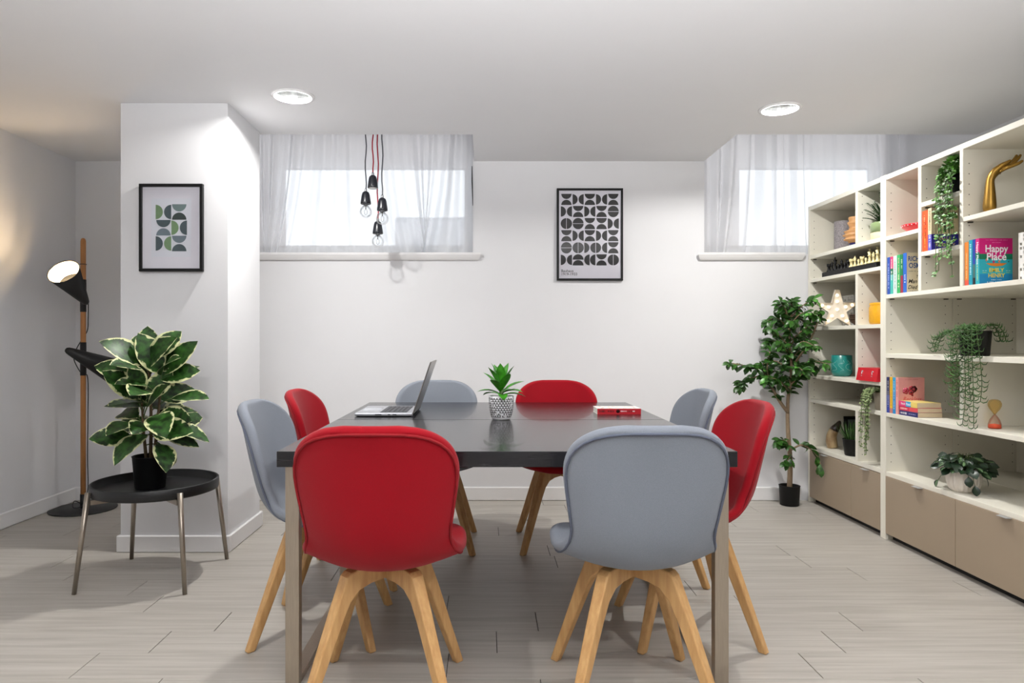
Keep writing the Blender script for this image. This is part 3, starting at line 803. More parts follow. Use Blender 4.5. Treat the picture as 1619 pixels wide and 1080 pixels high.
gr, sl, tg, dgn, bg_ = range(5)
MM = [ink(122, 152, 112), ink(76, 92, 98), ink(118, 138, 138), ink(58, 72, 70), ink(116, 130, 140)]
pm = MB(); c = 0.0818
art = [[('X', (gr, sl)), ('V', (tg, dgn))], [('V', (sl, bg_)), ('X', (gr, sl))], [('X', (sl, gr)), ('V', (bg_, sl))]]
for j, rw in enumerate(art):
    for i, (ty, mm) in enumerate(rw): cell(pm, ty, -0.0818+i*c, 0.1227-j*c, c, mm, 0.001)
o = pm.build('print_pattern', MM, pb); o.location = (0, -0.0128, 0)

# ------------------------------------------------------------------ pendants in front of the left window
M_cg = pmat('grey_flex', rgb(92, 94, 100), 0.7, var=0.2, scale=300); M_cr = pmat('red_flex', rgb(176, 16, 44), 0.7, var=0.2, scale=300)
M_sock = pmat('black_porcelain', rgb(30, 32, 40), 0.28, var=0.05, coat=0.3)
M_fil = pmat('filament', rgb(110, 104, 96), 0.4, metal=0.6, var=0.1)
def pendant(label, u, Y, vs, bulb, red):
    x = (u-768)*Y/1079.0; z = 1.1+(539-vs)*Y/1079.0      # top of the socket
    t = thing('pendant_light', label, 'pendant lamp', (x, Y, z), 0, 'bare bulb pendants at the left window')
    top = NZ-z; n = 14
    MB().tube([(0.004*math.sin(k*1.3+u)*(1 if 0 < k < n else 0), 0.002*math.cos(k*2.1), top*k/n) for k in range(n+1)], 0.0042, 7).build('cord', M_cr if red else M_cg, t)
    MB().lathe([(0.0, 0.018), (0.008, 0.018), (0.009, 0.0), (0.0, 0.0)], 12).build('cord_grip', M_alu, t)
    MB().lathe([(0.0, 0.0), (0.014, -0.001), (0.022, -0.008), (0.027, -0.025), (0.0335, -0.068), (0.034, -0.079), (0.031, -0.082), (0.027, -0.078), (0.0, -0.076)], 24).build('socket', M_sock, t)
    if not bulb:
        MB().lathe([(0.0, -0.0775), (0.024, -0.079), (0.029, -0.084), (0.0, -0.083)], 20).build('socket_ring', M_trim, t); return
    MB().lathe([(0.0, -0.074), (0.0125, -0.074), (0.0125, -0.092), (0.0, -0.092)], 14).build('cap', M_alu, t)
    b = MB().lathe([(0.013, -0.083), (0.016, -0.091), (0.027, -0.099), (0.037, -0.113), (0.041, -0.13), (0.038, -0.147), (0.027, -0.162), (0.013, -0.169), (0.0, -0.171)], 24).build('bulb', M_bulb, t)
    m = MB().tube([(0, 0, -0.09), (0, 0, -0.115)], 0.003, 6)
    for s in (-1, 1): m.tube([(0, 0, -0.112), (s*0.01, 0, -0.125), (s*0.007, 0.003, -0.145), (0, 0, -0.15)], 0.0011, 5)
    m.build('filament', M_fil, b)
pendant('bulb pendant on a grey cord, leftmost at the left window', 578.3, 4.40, 303, True, False)
pendant('black pendant socket without a bulb on a red cord, topmost at the left window', 589.5, 4.36, 277.5, False, True)
pendant('bulb pendant on a red cord, lowest at the left window', 597.3, 4.42, 350, True, True)
pendant('bulb pendant on a grey cord, rightmost at the left window', 604.5, 4.31, 313, True, False)

# ------------------------------------------------------------------ bookcases
FX = 2.214; MX = 2.584; BX = 2.944
def upright_holes(mb, x0, y, z0, z1):
    for xx in (x0+0.03, x0+0.33):
        z = z0
        while z < z1:
            mb.add([(xx+0.0028*math.cos(a), y, z+0.0028*math.sin(a)) for a in [PI/3*k for k in range(6)]], [tuple(range(6))]); z += 0.048
def bookcase(label, x0, x1, ya, yb, divs, shelves, drawers, back):
    """ya (near) .. yb (far); divs = [(y0, y1, z0, z1)], shelves = [(y0, y1, z0, z1)]"""
    t = thing('bookcase', label, 'bookcase', ((x0+x1)/2, (ya+yb)/2, 0)); O = Vector(t.location)
    def B(name, a, b, c, d, e, f, mat=M_shelf, par=None, bev=0.0012):
        return MB().rbox(a-O.x, b-O.x, c-O.y, d-O.y, e, f, bev).build(name, mat, par or t)
    w = 0.025
    B('side_panel', x0, x1, yb-w, yb, 0.0, 2.02); B('side_panel', x0, x1, ya, ya+w, 0.0, 2.02)
    B('top_panel', x0+0.002, x1, ya+w, yb-w, 1.991, 2.018)
    B('plinth', x0+0.04, x0+0.055, ya+w, yb-w, 0.0, 0.034, M_black)
    B('bottom_panel', x0+0.02, x1, ya+w, yb-w, 0.034, 0.05)
    hm = MB(); pinm = MB()
    upright_holes(hm, x0-O.x, yb-w-0.0004-O.y, 0.43, 1.95)
    for (c, d, e, f) in divs:
        B('divider', x0+0.002, x1, c, d, e, f); upright_holes(hm, x0-O.x, c-0.0004-O.y, e+0.04, f-0.02)
    for (c, d, e, f) in shelves:
        B('shelf', x0+0.003, x1, c, d, e, f)
        for xx in (x0+0.022, x0+0.32): pinm.box(xx-O.x, xx+0.02-O.x, d-0.012-O.y, d-0.001-O.y, e-0.006, e-0.0005)
    o = hm.build('peg_hole', M_hole, t); o['kind'] = 'stuff'
    o = pinm.build('shelf_pin', M_hole, t); o['kind'] = 'stuff'
    for (c, d, cen) in drawers:
        dr = B('drawer', x0-0.002, x0+0.016, c+0.0015, d-0.0015, 0.036, 0.353, M_taupe)
        q = 0.034; h = MB()
        h.add([(x0-0.004-O.x, cen-q-O.y, 0.353), (x0-0.004-O.x, cen+q-O.y, 0.353), (x0-0.026-O.x, cen+q*.8-O.y, 0.3515), (x0-0.026-O.x, cen-q*.8-O.y, 0.3515),
               (x0-0.004-O.x, cen-q-O.y, 0.355), (x0-0.004-O.x, cen+q-O.y, 0.355), (x0-0.026-O.x, cen+q*.8-O.y, 0.3535), (x0-0.026-O.x, cen-q*.8-O.y, 0.3535)],
              [(0, 1, 2, 3), (7, 6, 5, 4), (0, 3, 7, 4), (1, 0, 4, 5), (2, 1, 5, 6), (3, 2, 6, 7)])
        h.build('handle', M_alu, dr)
    if back: B('back_panel', x1-0.008, x1-0.002, ya+w, yb-w, 0.05, 1.991)
    return t
ZA, ZB_, ZS, ZD, ZE, ZF, ZG, ZH = (1.658, 1.682), (1.498, 1.520), (1.172, 1.195), (0.847, 0.869), (0.681, 0.704), (0.357, 0.383), (1.334, 1.356), (1.006, 1.030)
L0, L1 = 3.806, 4.690           # far unit
a, b = L0+0.025, L1-0.025
dv = (4.069, 4.094)
shL = [(a, b)+ZA, (a, b)+ZB_, (a, b)+ZS, (a, b)+ZD, (a, b)+ZE, (a, b)+ZF]
dL = [dv+(ZA[1], 1.991), dv+(ZS[1], ZB_[0]), dv+(ZD[1], ZS[0]), dv+(ZF[1], ZE[0])]
bookcase('white open bookcase with taupe drawers at the far right, holding the star lamp', FX, MX, L0, L1, dL, shL, [(a, 4.134, 3.97), (4.134, b, 4.45)], False)
bookcase('rear white bookcase against the right wall, behind the far one with the star lamp', MX+0.002, BX, L0, L1, dL, shL, [], True)
R0, R1 = 2.44, 3.805            # near unit
a, b = R0+0.025, R1-0.025
d2, d3 = (3.476, 3.500), (3.170, 3.193)
shR = [(d2[1], b)+(1.655, 1.677), (d3[1], d2[0])+(1.780, 1.803), (d3[1], d2[0])+(1.530, 1.552), (a, d3[0])+(1.653, 1.675),
       (a, b)+ZG, (a, b)+ZH, (a, b)+ZE, (a, b)+(0.353, 0.377)]
dR = [d2+(ZG[1], 1.991), d3+(ZG[1], 1.991), d3+(ZE[1], ZH[0])]
bookcase('white open bookcase with taupe drawers at the near right, holding the golden hand', FX, MX, R0, R1, dR, shR, [(3.217, b, 3.485), (2.63, 3.217, 2.90), (a, 2.63, 2.55)], False)
bookcase('rear white bookcase against the right wall, behind the near one with the golden hand', MX+0.002, BX, R0, R1, dR, shR, [], True)

# ------------------------------------------------------------------ books in the bookcase
def book(label, x0, y0, y1, z, h, dp, spine, cover=None, group=None):
    """stands with its spine towards -X and its front cover towards -Y; bands = [(z fraction 0, z fraction 1, material)]"""
    t = thing('book', label, 'book', (x0, y0, z), 0, group); w = y1-y0-0.0008
    def bands(bd, f):
        mats = []; mb = MB()
        for (q0, q1, mt) in bd:
            if mt not in mats: mats.append(mt)
            f(mb, q0*h, q1*h, mats.index(mt))
        return mb, mats
    mb, mats = bands(spine, lambda m, p, q, i: m.box(0, 0.001, 0, w, p, q, i))
    mb.build('spine', mats, t)
    mb, mats = bands(cover or spine, lambda m, p, q, i: (m.box(0.001, dp, 0, 0.0008, p, q, i), m.box(0.001, dp, w-0.0008, w, p, q, i)))
    mb.build('cover', mats, t)
    MB().box(0.0012, dp-0.002, 0.0008, w-0.0008, 0.001, h-0.001).build('page_block', M_pages, t)
    t['w'] = w; t['h'] = h; t['dp'] = dp
    del t['w'], t['h'], t['dp']
    return t
def spine_txt(t, w, body, zc, size, mat, fit=None, bold=0.01):
    return lettering(body, size, mat, t, (-0.0004, w/2, zc), DOWN_X, bold, fit=fit)
def cov(t, body, x, z, size, mat, bold=0.015, fit=None, shear=0.0):
    return lettering(body, size, mat, t, (x, -0.0005, z), FACE_Y, bold, fit=fit, shear=shear)
W_ = ink(240, 240, 240); X0 = 2.222
g = 'upright paperbacks beside the cream cover in the near bookcase'
zG = ZG[1]
t = book('blue-spined paperback against the upright, first of the row below the red dish', X0, 3.752, 3.779, zG, 0.205, 0.13, [(0, 1, ink(34, 78, 168))], group=g)
scribble(0.14, 0.008, ink(190, 205, 235), t, (-0.0004, 0.0135, 0.10), DOWN_X, seed=21)
t = book('paperback with pink top and turquoise lower spine, beside the blue one', X0, 3.724, 3.751, zG, 0.205, 0.13, [(0, .52, ink(64, 178, 168)), (.52, .68, ink(24, 110, 74)), (.68, 1, ink(226, 58, 108))], group=g)
scribble(0.06, 0.009, W_, t, (-0.0004, 0.0135, 0.165), DOWN_X, seed=22); scribble(0.05, 0.009, W_, t, (-0.0004, 0.0135, 0.10), DOWN_X, seed=23)
t = book('white mint-tinted paperback spine between pink and green ones', X0, 3.690, 3.723, zG, 0.206, 0.13, [(0, 1, ink(206, 228, 218))], group=g)
scribble(0.16, 0.007, ink(60, 70, 80), t, (-0.0004, 0.016, 0.105), DOWN_X, seed=24)
t = book('light green paperback spine with pink lettering', X0, 3.660, 3.689, zG, 0.207, 0.13, [(0, 1, ink(46, 168, 92))], group=g)
scribble(0.08, 0.009, ink(222, 170, 150), t, (-0.0004, 0.014, 0.15), DOWN_X, seed=25); scribble(0.07, 0.011, ink(236, 236, 190), t, (-0.0004, 0.014, 0.065), DOWN_X, seed=26)
t = book('dark green paperback spine with a crimson lower patch', X0, 3.636, 3.659, zG, 0.207, 0.13, [(0, .45, ink(150, 36, 66)), (.45, 1, ink(20, 116, 70))], group=g)
scribble(0.05, 0.009, ink(190, 220, 180), t, (-0.0004, 0.011, 0.155), DOWN_X, seed=27)
t = book('blue-spined paperback with a cream cover in large blue and black lettering', X0, 3.605, 3.635, zG, 0.21, 0.132, [(0, 1, ink(28, 96, 190))], [(0, 1, ink(222, 210, 180))])
scribble(0.06, 0.011, W_, t, (-0.0004, 0.014, 0.075), DOWN_X, seed=28)
bl = ink(24, 78, 150); bk_ = ink(28, 26, 24)
cov(t, 'RICHARD', 0.064, 0.177, 0.036, bl, 0.02, 0.112); cov(t, 'OSMAN', 0.064, 0.141, 0.038, bl, 0.02, 0.104)
cov(t, 'The', 0.064, 0.084, 0.02, bk_, 0.01, shear=0.3); cov(t, 'Man Who', 0.064, 0.058, 0.03, bk_, 0.015, 0.112, 0.3); cov(t, 'Died Twice', 0.064, 0.027, 0.03, bk_, 0.015, 0.116, 0.3)
scribble(0.035, 0.004, ink(90, 84, 74), t, (0.03, -0.0004, 0.112), FACE_Y, seed=29); scribble(0.1, 0.004, ink(90, 110, 140), t, (0.064, -0.0004, 0.008), FACE_Y, seed=30)
mo = MB().ball((0, 0, 0), 0.012, 10, 6, sy=0.02).tube([(-0.022, 0, 0.006), (0, 0, 0), (0.02, 0, 0.01)], 0.002, 5).build('bird_motif', bk_, t); mo.location = (0.078, -0.0003, 0.108); mo.scale = (1, 0.05, 0.6)

zM = 1.552
t = book('orange-red paperback left of the cream and blue one behind the trailing ivy', X0, 3.432, 3.474, zM, 0.206, 0.13, [(0, 1, ink(240, 84, 34))])
scribble(0.055, 0.009, ink(250, 200, 160), t, (-0.0004, 0.026, 0.165), DOWN_X, seed=31); scribble(0.09, 0.012, ink(140, 40, 24), t, (-0.0004, 0.02, 0.11), DOWN_X, seed=32); scribble(0.08, 0.009, ink(250, 180, 60), t, (-0.0004, 0.022, 0.055), DOWN_X, seed=33)
cr_ = ink(224, 208, 170); nv = ink(40, 34, 150)
t = book('cream hardback with a royal blue lower third, behind the trailing ivy', X0, 3.404, 3.431, zM, 0.212, 0.135, [(0, .38, ink(96, 92, 190)), (.38, 1, cr_)], [(0, .38, nv), (.38, 1, cr_)])
spine_txt(t, 0.026, 'INTERMEZZO', 0.15, 0.016, bk_, 0.1)
scribble(0.06, 0.012, W_, t, (-0.0004, 0.013, 0.045), DOWN_X, seed=34)
cov(t, 'INTERMEZZO', 0.068, 0.172, 0.044, bk_, 0.012, 0.118); cov(t, 'SALLY', 0.068, 0.056, 0.024, ink(222, 190, 150), 0.015); cov(t, 'ROONEY', 0.068, 0.026, 0.026, ink(222, 190, 150), 0.015, 0.1)
for k, (xx, z_) in enumerate(((0.03, 0.14), (0.10, 0.14), (0.03, 0.108), (0.10, 0.108))): scribble(0.035, 0.004, ink(70, 66, 80), t, (xx, -0.0004, z_), FACE_Y, seed=40+k)
MB().box(0.062, 0.071, -0.0006, 0, 0.09, 0.14).box(0.085, 0.092, -0.0006, 0, 0.088, 0.115).build('figure_motif', bk_, t)

t = book('orange paperback left of the turquoise spine under the golden hand', X0, 3.142, 3.168, zG, 0.200, 0.13, [(0, .12, ink(226, 84, 62)), (.12, 1, ink(222, 128, 40))])
scribble(0.12, 0.007, ink(250, 210, 140), t, (-0.0004, 0.013, 0.09), DOWN_X, seed=51)
t = book('turquoise paperback spine with pale lettering under the golden hand', X0, 3.117, 3.141, zG, 0.206, 0.13, [(0, 1, ink(18, 150, 172))])
scribble(0.15, 0.010, ink(210, 240, 240), t, (-0.0004, 0.012, 0.12), DOWN_X, seed=52)
t = book('narrow dark blue paperback spine beside the pink and turquoise cover', X0, 3.099, 3.116, zG, 0.206, 0.13, [(0, .15, ink(24, 26, 30)), (.15, .45, ink(60, 112, 110)), (.45, 1, ink(28, 62, 160))])
hp, hg, ht, hb = ink(206, 24, 118), ink(14, 122, 84), ink(40, 172, 186), ink(18, 136, 190)
t = book('pink and turquoise paperback with its cover to the viewer, under the golden hand', X0, 3.074, 3.098, zG, 0.2065, 0.150, [(0, .55, ht), (.55, .70, hg), (.70, 1, hp)], [(0, .22, hb), (.22, .54, ht), (.54, .66, hg), (.66, 1, hp)])
spine_txt(t, 0.023, 'Happy Place', 0.14, 0.016, W_, 0.1, 0.02)
scribble(0.07, 0.006, ink(230, 220, 90), t, (-0.0004, 0.0115, 0.05), DOWN_X, seed=53)
# the pink sky dips between two green hills
MB().add([(0.03, -0.0003, 0.137), (0.12, -0.0003, 0.137), (0.105, -0.0003, 0.116), (0.05, -0.0003, 0.116)], [(0, 1, 2, 3)]).build('sky_print', hp, t)
cov(t, 'Happy', 0.077, 0.158, 0.046, W_, 0.02, 0.102); cov(t, 'Place', 0.077, 0.122, 0.046, W_, 0.02, 0.088)
yl = ink(226, 204, 60)
cov(t, 'EMILY', 0.077, 0.062, 0.025, yl, 0.03, 0.068); cov(t, 'HENRY', 0.077, 0.038, 0.025, yl, 0.03, 0.075)
MB().add([(0.03, -0.0006, 0.094), (0.125, -0.0006, 0.094), (0.105, -0.0006, 0.083), (0.077, -0.0006, 0.079), (0.05, -0.0006, 0.083), (0.04, -0.0006, 0.088)], [(0, 5, 4, 3, 2, 1)]).build('boat_print', ink(226, 128, 40), t)
pmn = MB()
for (xx, z_, w, h_, mi) in ((0.065, 0.100, 0.011, 0.012, 0), (0.09, 0.101, 0.010, 0.013, 1), (0.032, 0.108, 0.008, 0.014, 1), (0.132, 0.101, 0.006, 0.006, 2)):
    pmn.lathe([(1, 0), (0.6, 0.0003)], 8, m=mi, M=Matrix.Translation((xx, -0.0004, z_)) @ Matrix.Rotation(PI/2, 4, 'X') @ Matrix.Diagonal((w/2, h_/2, 1, 1)))
pmn.build('swimmer_print', [ink(214, 40, 110), ink(214, 130, 90), ink(50, 40, 40)], t)
scribble(0.1, 0.003, ink(240, 150, 190), t, (0.077, -0.0004, 0.198), FACE_Y, seed=54); scribble(0.04, 0.003, ink(240, 150, 190), t, (0.077, -0.0004, 0.187), FACE_Y, seed=55)
scribble(0.045, 0.004, W_, t, (0.077, -0.0004, 0.019), FACE_Y, seed=56); scribble(0.085, 0.005, W_, t, (0.077, -0.0004, 0.009), FACE_Y, seed=57)
for xx in (0.024, 0.13): scribble(0.018, 0.003, W_, t, (xx, -0.0004, 0.06), FACE_Y, seed=58); scribble(0.018, 0.003, ink(180, 210, 120), t, (xx, -0.0004, 0.052), FACE_Y, seed=59)

zI = ZE[1]; X1 = 2.219
t = book('navy paperback spine against the upright, left of the yellow one', X1, 3.752, 3.779, zI, 0.196, 0.125, [(0, .5, ink(36, 62, 160)), (.5, 1, ink(34, 38, 96))])
scribble(0.15, 0.009, ink(206, 208, 190), t, (-0.0004, 0.013, 0.1), DOWN_X, seed=61)
t = book('yellow paperback spine between the navy and sky blue ones', X1, 3.724, 3.751, zI, 0.198, 0.125, [(0, .14, ink(200, 130, 120)), (.14, 1, ink(236, 186, 34))])
scribble(0.14, 0.007, ink(180, 120, 30), t, (-0.0004, 0.013, 0.11), DOWN_X, seed=62)
t = book('sky blue paperback spine beside the pink rose cover', X1, 3.697, 3.723, zI, 0.198, 0.125, [(0, .62, ink(22, 138, 206)), (.62, 1, ink(40, 160, 214))])
scribble(0.15, 0.010, ink(190, 224, 236), t, (-0.0004, 0.013, 0.1), DOWN_X, seed=63)
pk = ink(232, 160, 152)
t = book('pink paperback with dark red roses on its cover, behind the lying stack', X1, 3.671, 3.696, zI, 0.199, 0.140, [(0, 1, pk)], [(0, 1, ink(228, 158, 156))])
scribble(0.09, 0.011, ink(206, 84, 70), t, (-0.0004, 0.0125, 0.14), DOWN_X, seed=64)
rm = MB()
for (xx, z_, r_, mi) in ((0.04, 0.127, 0.017, 0), (0.084, 0.137, 0.016, 2), (0.068, 0.14, 0.013, 1), (0.068, 0.118, 0.013, 1), (0.076, 0.122, 0.009, 2), (0.075, 0.104, 0.006, 1)):
    for k in range(5):
        a_ = k*2*PI/5; rm.lathe([(r_*0.62, 0), (0, 0.0003)], 10, m=mi, M=Matrix.Translation((xx+r_*.5*math.cos(a_), -0.0003, z_+r_*.5*math.sin(a_))) @ Matrix.Rotation(PI/2, 4, 'X'))
    rm.lathe([(r_*0.4, 0), (0, 0.0003)], 10, m=(mi+1) % 3, M=Matrix.Translation((xx, -0.0007, z_)) @ Matrix.Rotation(PI/2, 4, 'X'))
rm.build('rose_print', [ink(190, 70, 96), ink(166, 24, 46), ink(78, 14, 26)], t)
cov(t, 'Reckless', 0.072, 0.082, 0.034, ink(214, 66, 80), 0.0, 0.1, 0.35)
scribble(0.07, 0.004, ink(200, 120, 116), t, (0.07, -0.0004, 0.188), FACE_Y, seed=65)
def flat_book(label, x0, y0, y1, z, h, dp, bands, pages=M_pages, top=None):
    """lies with its spine towards -X; bands along y from far (0) to near (1)"""
    t = thing('book', label, 'book', (x0, y0, z), 0, 'three paperbacks lying in a stack'); ln = y1-y0
    mats = []; mb = MB()
    for (q0, q1, mt) in bands:
        if mt not in mats: mats.append(mt)
        mb.box(0, 0.001, ln*(1-q1), ln*(1-q0), 0, h, mats.index(mt))
    mb.build('spine', mats, t)
    mb = MB().box(0.001, dp, 0, ln, 0, 0.0008, 0).box(0.001, dp, 0, ln, h-0.0008, h, 1)
    mb.build('cover', [bands[0][2], top or bands[0][2]], t)
    MB().box(0.0012, dp-0.001, 0.001, ln-0.001, 0.0008, h-0.0008).build('page_block', pages, t)
    return t
t = flat_book('navy paperback at the bottom of the lying stack', 2.222, 3.512, 3.668, zI, 0.0255, 0.128, [(0, 1, ink(34, 34, 104))])
scribble(0.06, 0.013, W_, t, (-0.0004, 0.115, 0.0128), SIDE_X, seed=71, gap=0.05); scribble(0.06, 0.005, ink(170, 175, 220), t, (-0.0004, 0.045, 0.0128), SIDE_X, seed=72)
t = flat_book('red paperback in the middle of the lying stack', 2.221, 3.511, 3.668, zI+0.026, 0.0225, 0.127, [(0, .55, ink(214, 34, 76)), (.55, 1, ink(226, 76, 82))])
scribble(0.06, 0.011, ink(250, 200, 190), t, (-0.0004, 0.115, 0.011), SIDE_X, seed=73, gap=0.05)
t = flat_book('pink, blue and yellow paperback on top of the lying stack', 2.220, 3.513, 3.669, zI+0.049, 0.0275, 0.124, [(0, .38, ink(232, 58, 126)), (.38, .66, ink(40, 164, 214)), (.66, 1, ink(236, 208, 110))], top=ink(236, 214, 130))
lettering('Beach', 0.015, W_, t, (-0.0004, 0.118, 0.0135), SIDE_X, 0.02); lettering('Read', 0.019, W_, t, (-0.0004, 0.073, 0.0135), SIDE_X, 0.02)

# ------------------------------------------------------------------ ornaments on the shelves
# far bookcase, top row
v = thing('vase', 'tall grey textured cylinder vase on the top shelf of the far bookcase', 'vase', (2.388, 4.56, ZA[1]))
M_gv = pmat('grey_speckled_stoneware', rgb(172, 166, 168), 0.7, scale=120, col2=rgb(120, 114, 118), bump=0.8, bscale=140)
MB().lathe([(0.0, 0), (0.052, 0.0), (0.056, 0.004), (0.056, 0.212), (0.053, 0.216), (0.05, 0.212), (0.05, 0.02), (0.0, 0.018)], 32).build('body', M_gv, v)
fn = thing('wooden_sculpture', 'turned pale wood stacked-disc ornament with a blue foot before the grey vase', 'ornament', (2.34, 4.33, ZA[1]))
M_lw = pmat('turned_pale_wood', rgb(216, 164, 108), 0.5, scale=10, stretch=(1, 1, 9), col2=rgb(192, 138, 84))
MB().lathe([(0.0, 0.0), (0.034, 0.0), (0.036, 0.004), (0.030, 0.04), (0.0, 0.04)], 24).build('foot', ink(34, 40, 96), fn)
MB().lathe([(0.0, 0.04), (0.034, 0.04), (0.04, 0.052), (0.062, 0.058), (0.064, 0.064), (0.05, 0.074), (0.066, 0.084), (0.07, 0.09), (0.052, 0.1), (0.06, 0.108), (0.062, 0.114), (0.034, 0.124), (0.03, 0.14), (0.04, 0.162), (0.042, 0.17), (0.032, 0.176), (0.036, 0.198), (0.034, 0.204), (0.0, 0.205)], 28).build('body', M_lw, fn)
fp = thing('potted_fern', 'green fern in a two-tone glazed pot on the top shelf of the far bookcase', 'plant', (2.315, 3.955, ZA[1]))
MB().lathe([(0.0, 0), (0.07, 0), (0.074, 0.004), (0.076, 0.045)], 28).lathe([(0.0765, 0.045), (0.078, 0.1), (0.075, 0.104), (0.071, 0.098), (0.07, 0.085), (0.0, 0.085)], 28, m=1).build('pot', [ink(222, 204, 168), pmat('sage_glaze', rgb(138, 158, 110), 0.2, var=0.1, coat=0.5)], fp)
M_fern = leaf_mat('fern_green', rgb(48, 96, 44), var=0.3, rough=0.5)
for k in range(34):
    az = k*2.39996; el = math.radians(rnd.uniform(38, 84)); ln = rnd.uniform(0.15, 0.22)
    d = sph(az, el)
    if d.x < 0.2 and d.y > 0.3: ln *= 0.8
    if d.x*ln > 0.2: ln *= 0.6
    m = MB(); pts = []
    for i in range(9):
        tt = i/8; pts.append(Vector((0, 0, 0.085))+d*ln*tt-Vector((0, 0, 0.08))*ln/0.2*tt*tt*math.cos(el))
    if max(abs(p.y) for p in pts) > 0.1: 
        pts = [Vector((p.x, p.y*0.1/max(abs(q.y) for q in pts), p.z)) for p in pts]
    m.tube(pts, 0.0012, 4)
    for i in range(1, 9):
        f = (pts[i]-pts[i-1]).normalized(); sd = f.cross(Vector((0, 0, 1))); sd = sd.normalized() if sd.length > 1e-3 else Vector((1, 0, 0))
        for s in (-1, 1):
            for q in (0, 0.5):
                m.leaf(frame(pts[i-1].lerp(pts[i], q), sd*s+f*0.5, Vector((0, 0, 1))), 0.042*(1-0.08*i), 0.013, 0.2, 2)
    m.build('frond', M_fern, fp)
# chess
ZCB = ZB_[1]
cb_ = thing('chess_board', 'black folding chess board on the second shelf of the far bookcase', 'chess board', (2.33, 4.20, ZCB))
MB().rbox(-0.10, 0.14, -0.30, 0.33, 0.0, 0.032, 0.002).build('board', M_black, cb_)
sq = MB()
for i in range(6):
    for j in range(14):
        if (i+j) % 2: sq.box(-0.09+i*0.036, -0.054+i*0.036, -0.27+j*0.042, -0.228+j*0.042, 0.032, 0.0324)
sq.build('light_squares', ink(150, 140, 120), cb_)
M_cp = pmat('cream_plastic', rgb(226, 212, 156), 0.35, var=0.03); 
PIECE = {'pawn': ([(0, 0), (0.012, 0), (0.0125, 0.005), (0.006, 0.012), (0.0045, 0.022), (0.008, 0.026), (0.0045, 0.028), (0.008, 0.036), (0.0, 0.043)], 0.043),
         'rook': ([(0, 0), (0.015, 0), (0.015, 0.007), (0.009, 0.014), (0.0085, 0.034), (0.013, 0.038), (0.013, 0.05), (0.009, 0.05), (0.008, 0.045), (0, 0.045)], 0.05),
         'bishop': ([(0, 0), (0.014, 0), (0.014, 0.007), (0.007, 0.016), (0.0055, 0.036), (0.010, 0.04), (0.006, 0.043), (0.009, 0.052), (0.003, 0.062), (0.0035, 0.065), (0, 0.068)], 0.068),
         'king': ([(0, 0), (0.016, 0), (0.016, 0.008), (0.008, 0.018), (0.007, 0.046), (0.013, 0.05), (0.007, 0.054), (0.012, 0.07), (0.004, 0.075), (0.0, 0.076)], 0.076)}
pmesh = {}
ORD = ['first', 'second', 'third', 'fourth', 'fifth', 'sixth', 'seventh', 'eighth']
def piece(kind, dark, x, y, i, row):
    key = (kind, dark)
    if key not in pmesh:
        m = MB().lathe(PIECE[kind][0], 14)
        if kind == 'king': m.box(-0.002, 0.002, -0.0015, 0.0015, 0.075, 0.09).box(-0.006, 0.006, -0.0015, 0.0015, 0.081, 0.085)
        if kind == 'rook':
            for k in range(5): m.box(0.009, 0.013, -0.003, 0.003, 0.05, 0.054, M=Matrix.Rotation(k*2*PI/5, 4, 'Z'))
        pmesh[key] = m.mesh('chess_'+kind, M_black if dark else M_cp)
    o = link('chess_'+kind, pmesh[key], None, (x, y, ZCB+0.0326))
    tag(o, ('black' if dark else 'cream')+' chess %s, %s from the far end of its %s row' % (kind, ORD[i], row), 'chess piece', ('black' if dark else 'cream')+' chess pieces on the board')
for i, kd in enumerate(['rook', 'bishop', 'king', 'pawn', 'bishop', 'pawn', 'rook']):
    piece(kd, True, 2.262, 4.50-i*0.040, i, 'front')
for i in range(6): piece('pawn', True, 2.305, 4.49-i*0.043, i, 'back')
for i, kd in enumerate(['rook', 'bishop', 'pawn', 'rook', 'pawn', 'king', 'bishop', 'king']):
    piece(kd, False, 2.258, 4.215-i*0.040, i, 'front')
for i, kd in enumerate(['rook', 'bishop', 'pawn', 'bishop', 'pawn', 'rook', 'pawn']): piece(kd, False, 2.300, 4.20-i*0.044, i, 'back')
# star lamp
sl_ = thing('star_lamp', 'white five-pointed star lamp with glowing bulbs on the third shelf of the far bookcase', 'lamp', (2.285, 4.44, ZS[1]), math.radians(-18))
Rr, rr_ = 0.135, 0.056; zc = 0.109
out = [((Rr if k % 2 == 0 else rr_)*math.sin(k*PI/5), zc+(Rr if k % 2 == 0 else rr_)*math.cos(k*PI/5)) for k in range(10)]
out[0] = (0.0, zc+Rr-0.01)
# blunt top point as in the photograph
poly = [(-0.012, zc+Rr-0.006), (0.012, zc+Rr-0.006)]+out[1:]
M_star = pmat('white_star_enamel', rgb(226, 216, 200), 0.45, var=0.02)
m = MB(); m.prism(poly, 0.0, 0.03)
n = len(poly)
for i in range(n):
    p, q = poly[i], poly[(i+1) % n]
    w_ = 0.003
    ip = (p[0]*0.96, zc+(p[1]-zc)*0.96); iq = (q[0]*0.96, zc+(q[1]-zc)*0.96)
    V = [(p[0], -0.014, p[1]), (q[0], -0.014, q[1]), (iq[0], -0.014, iq[1]), (ip[0], -0.014, ip[1]), (p[0], 0.001, p[1]), (q[0], 0.001, q[1]), (iq[0], 0.001, iq[1]), (ip[0], 0.001, ip[1])]
    m.add(V, [(0, 1, 2, 3), (7, 6, 5, 4), (1, 0, 4, 5), (3, 2, 6, 7)])
m.build('star_body', M_star, sl_)
bmesh_b = MB().ball((0, 0, 0), 0.0095, 12, 6).mesh('bulb', pmat('star_bulb_glow', rgb(255, 244, 220), 0.4, emit=(1, 0.86, 0.62, 1), estr=1.6, var=0.01))
bp = [(0, zc)]
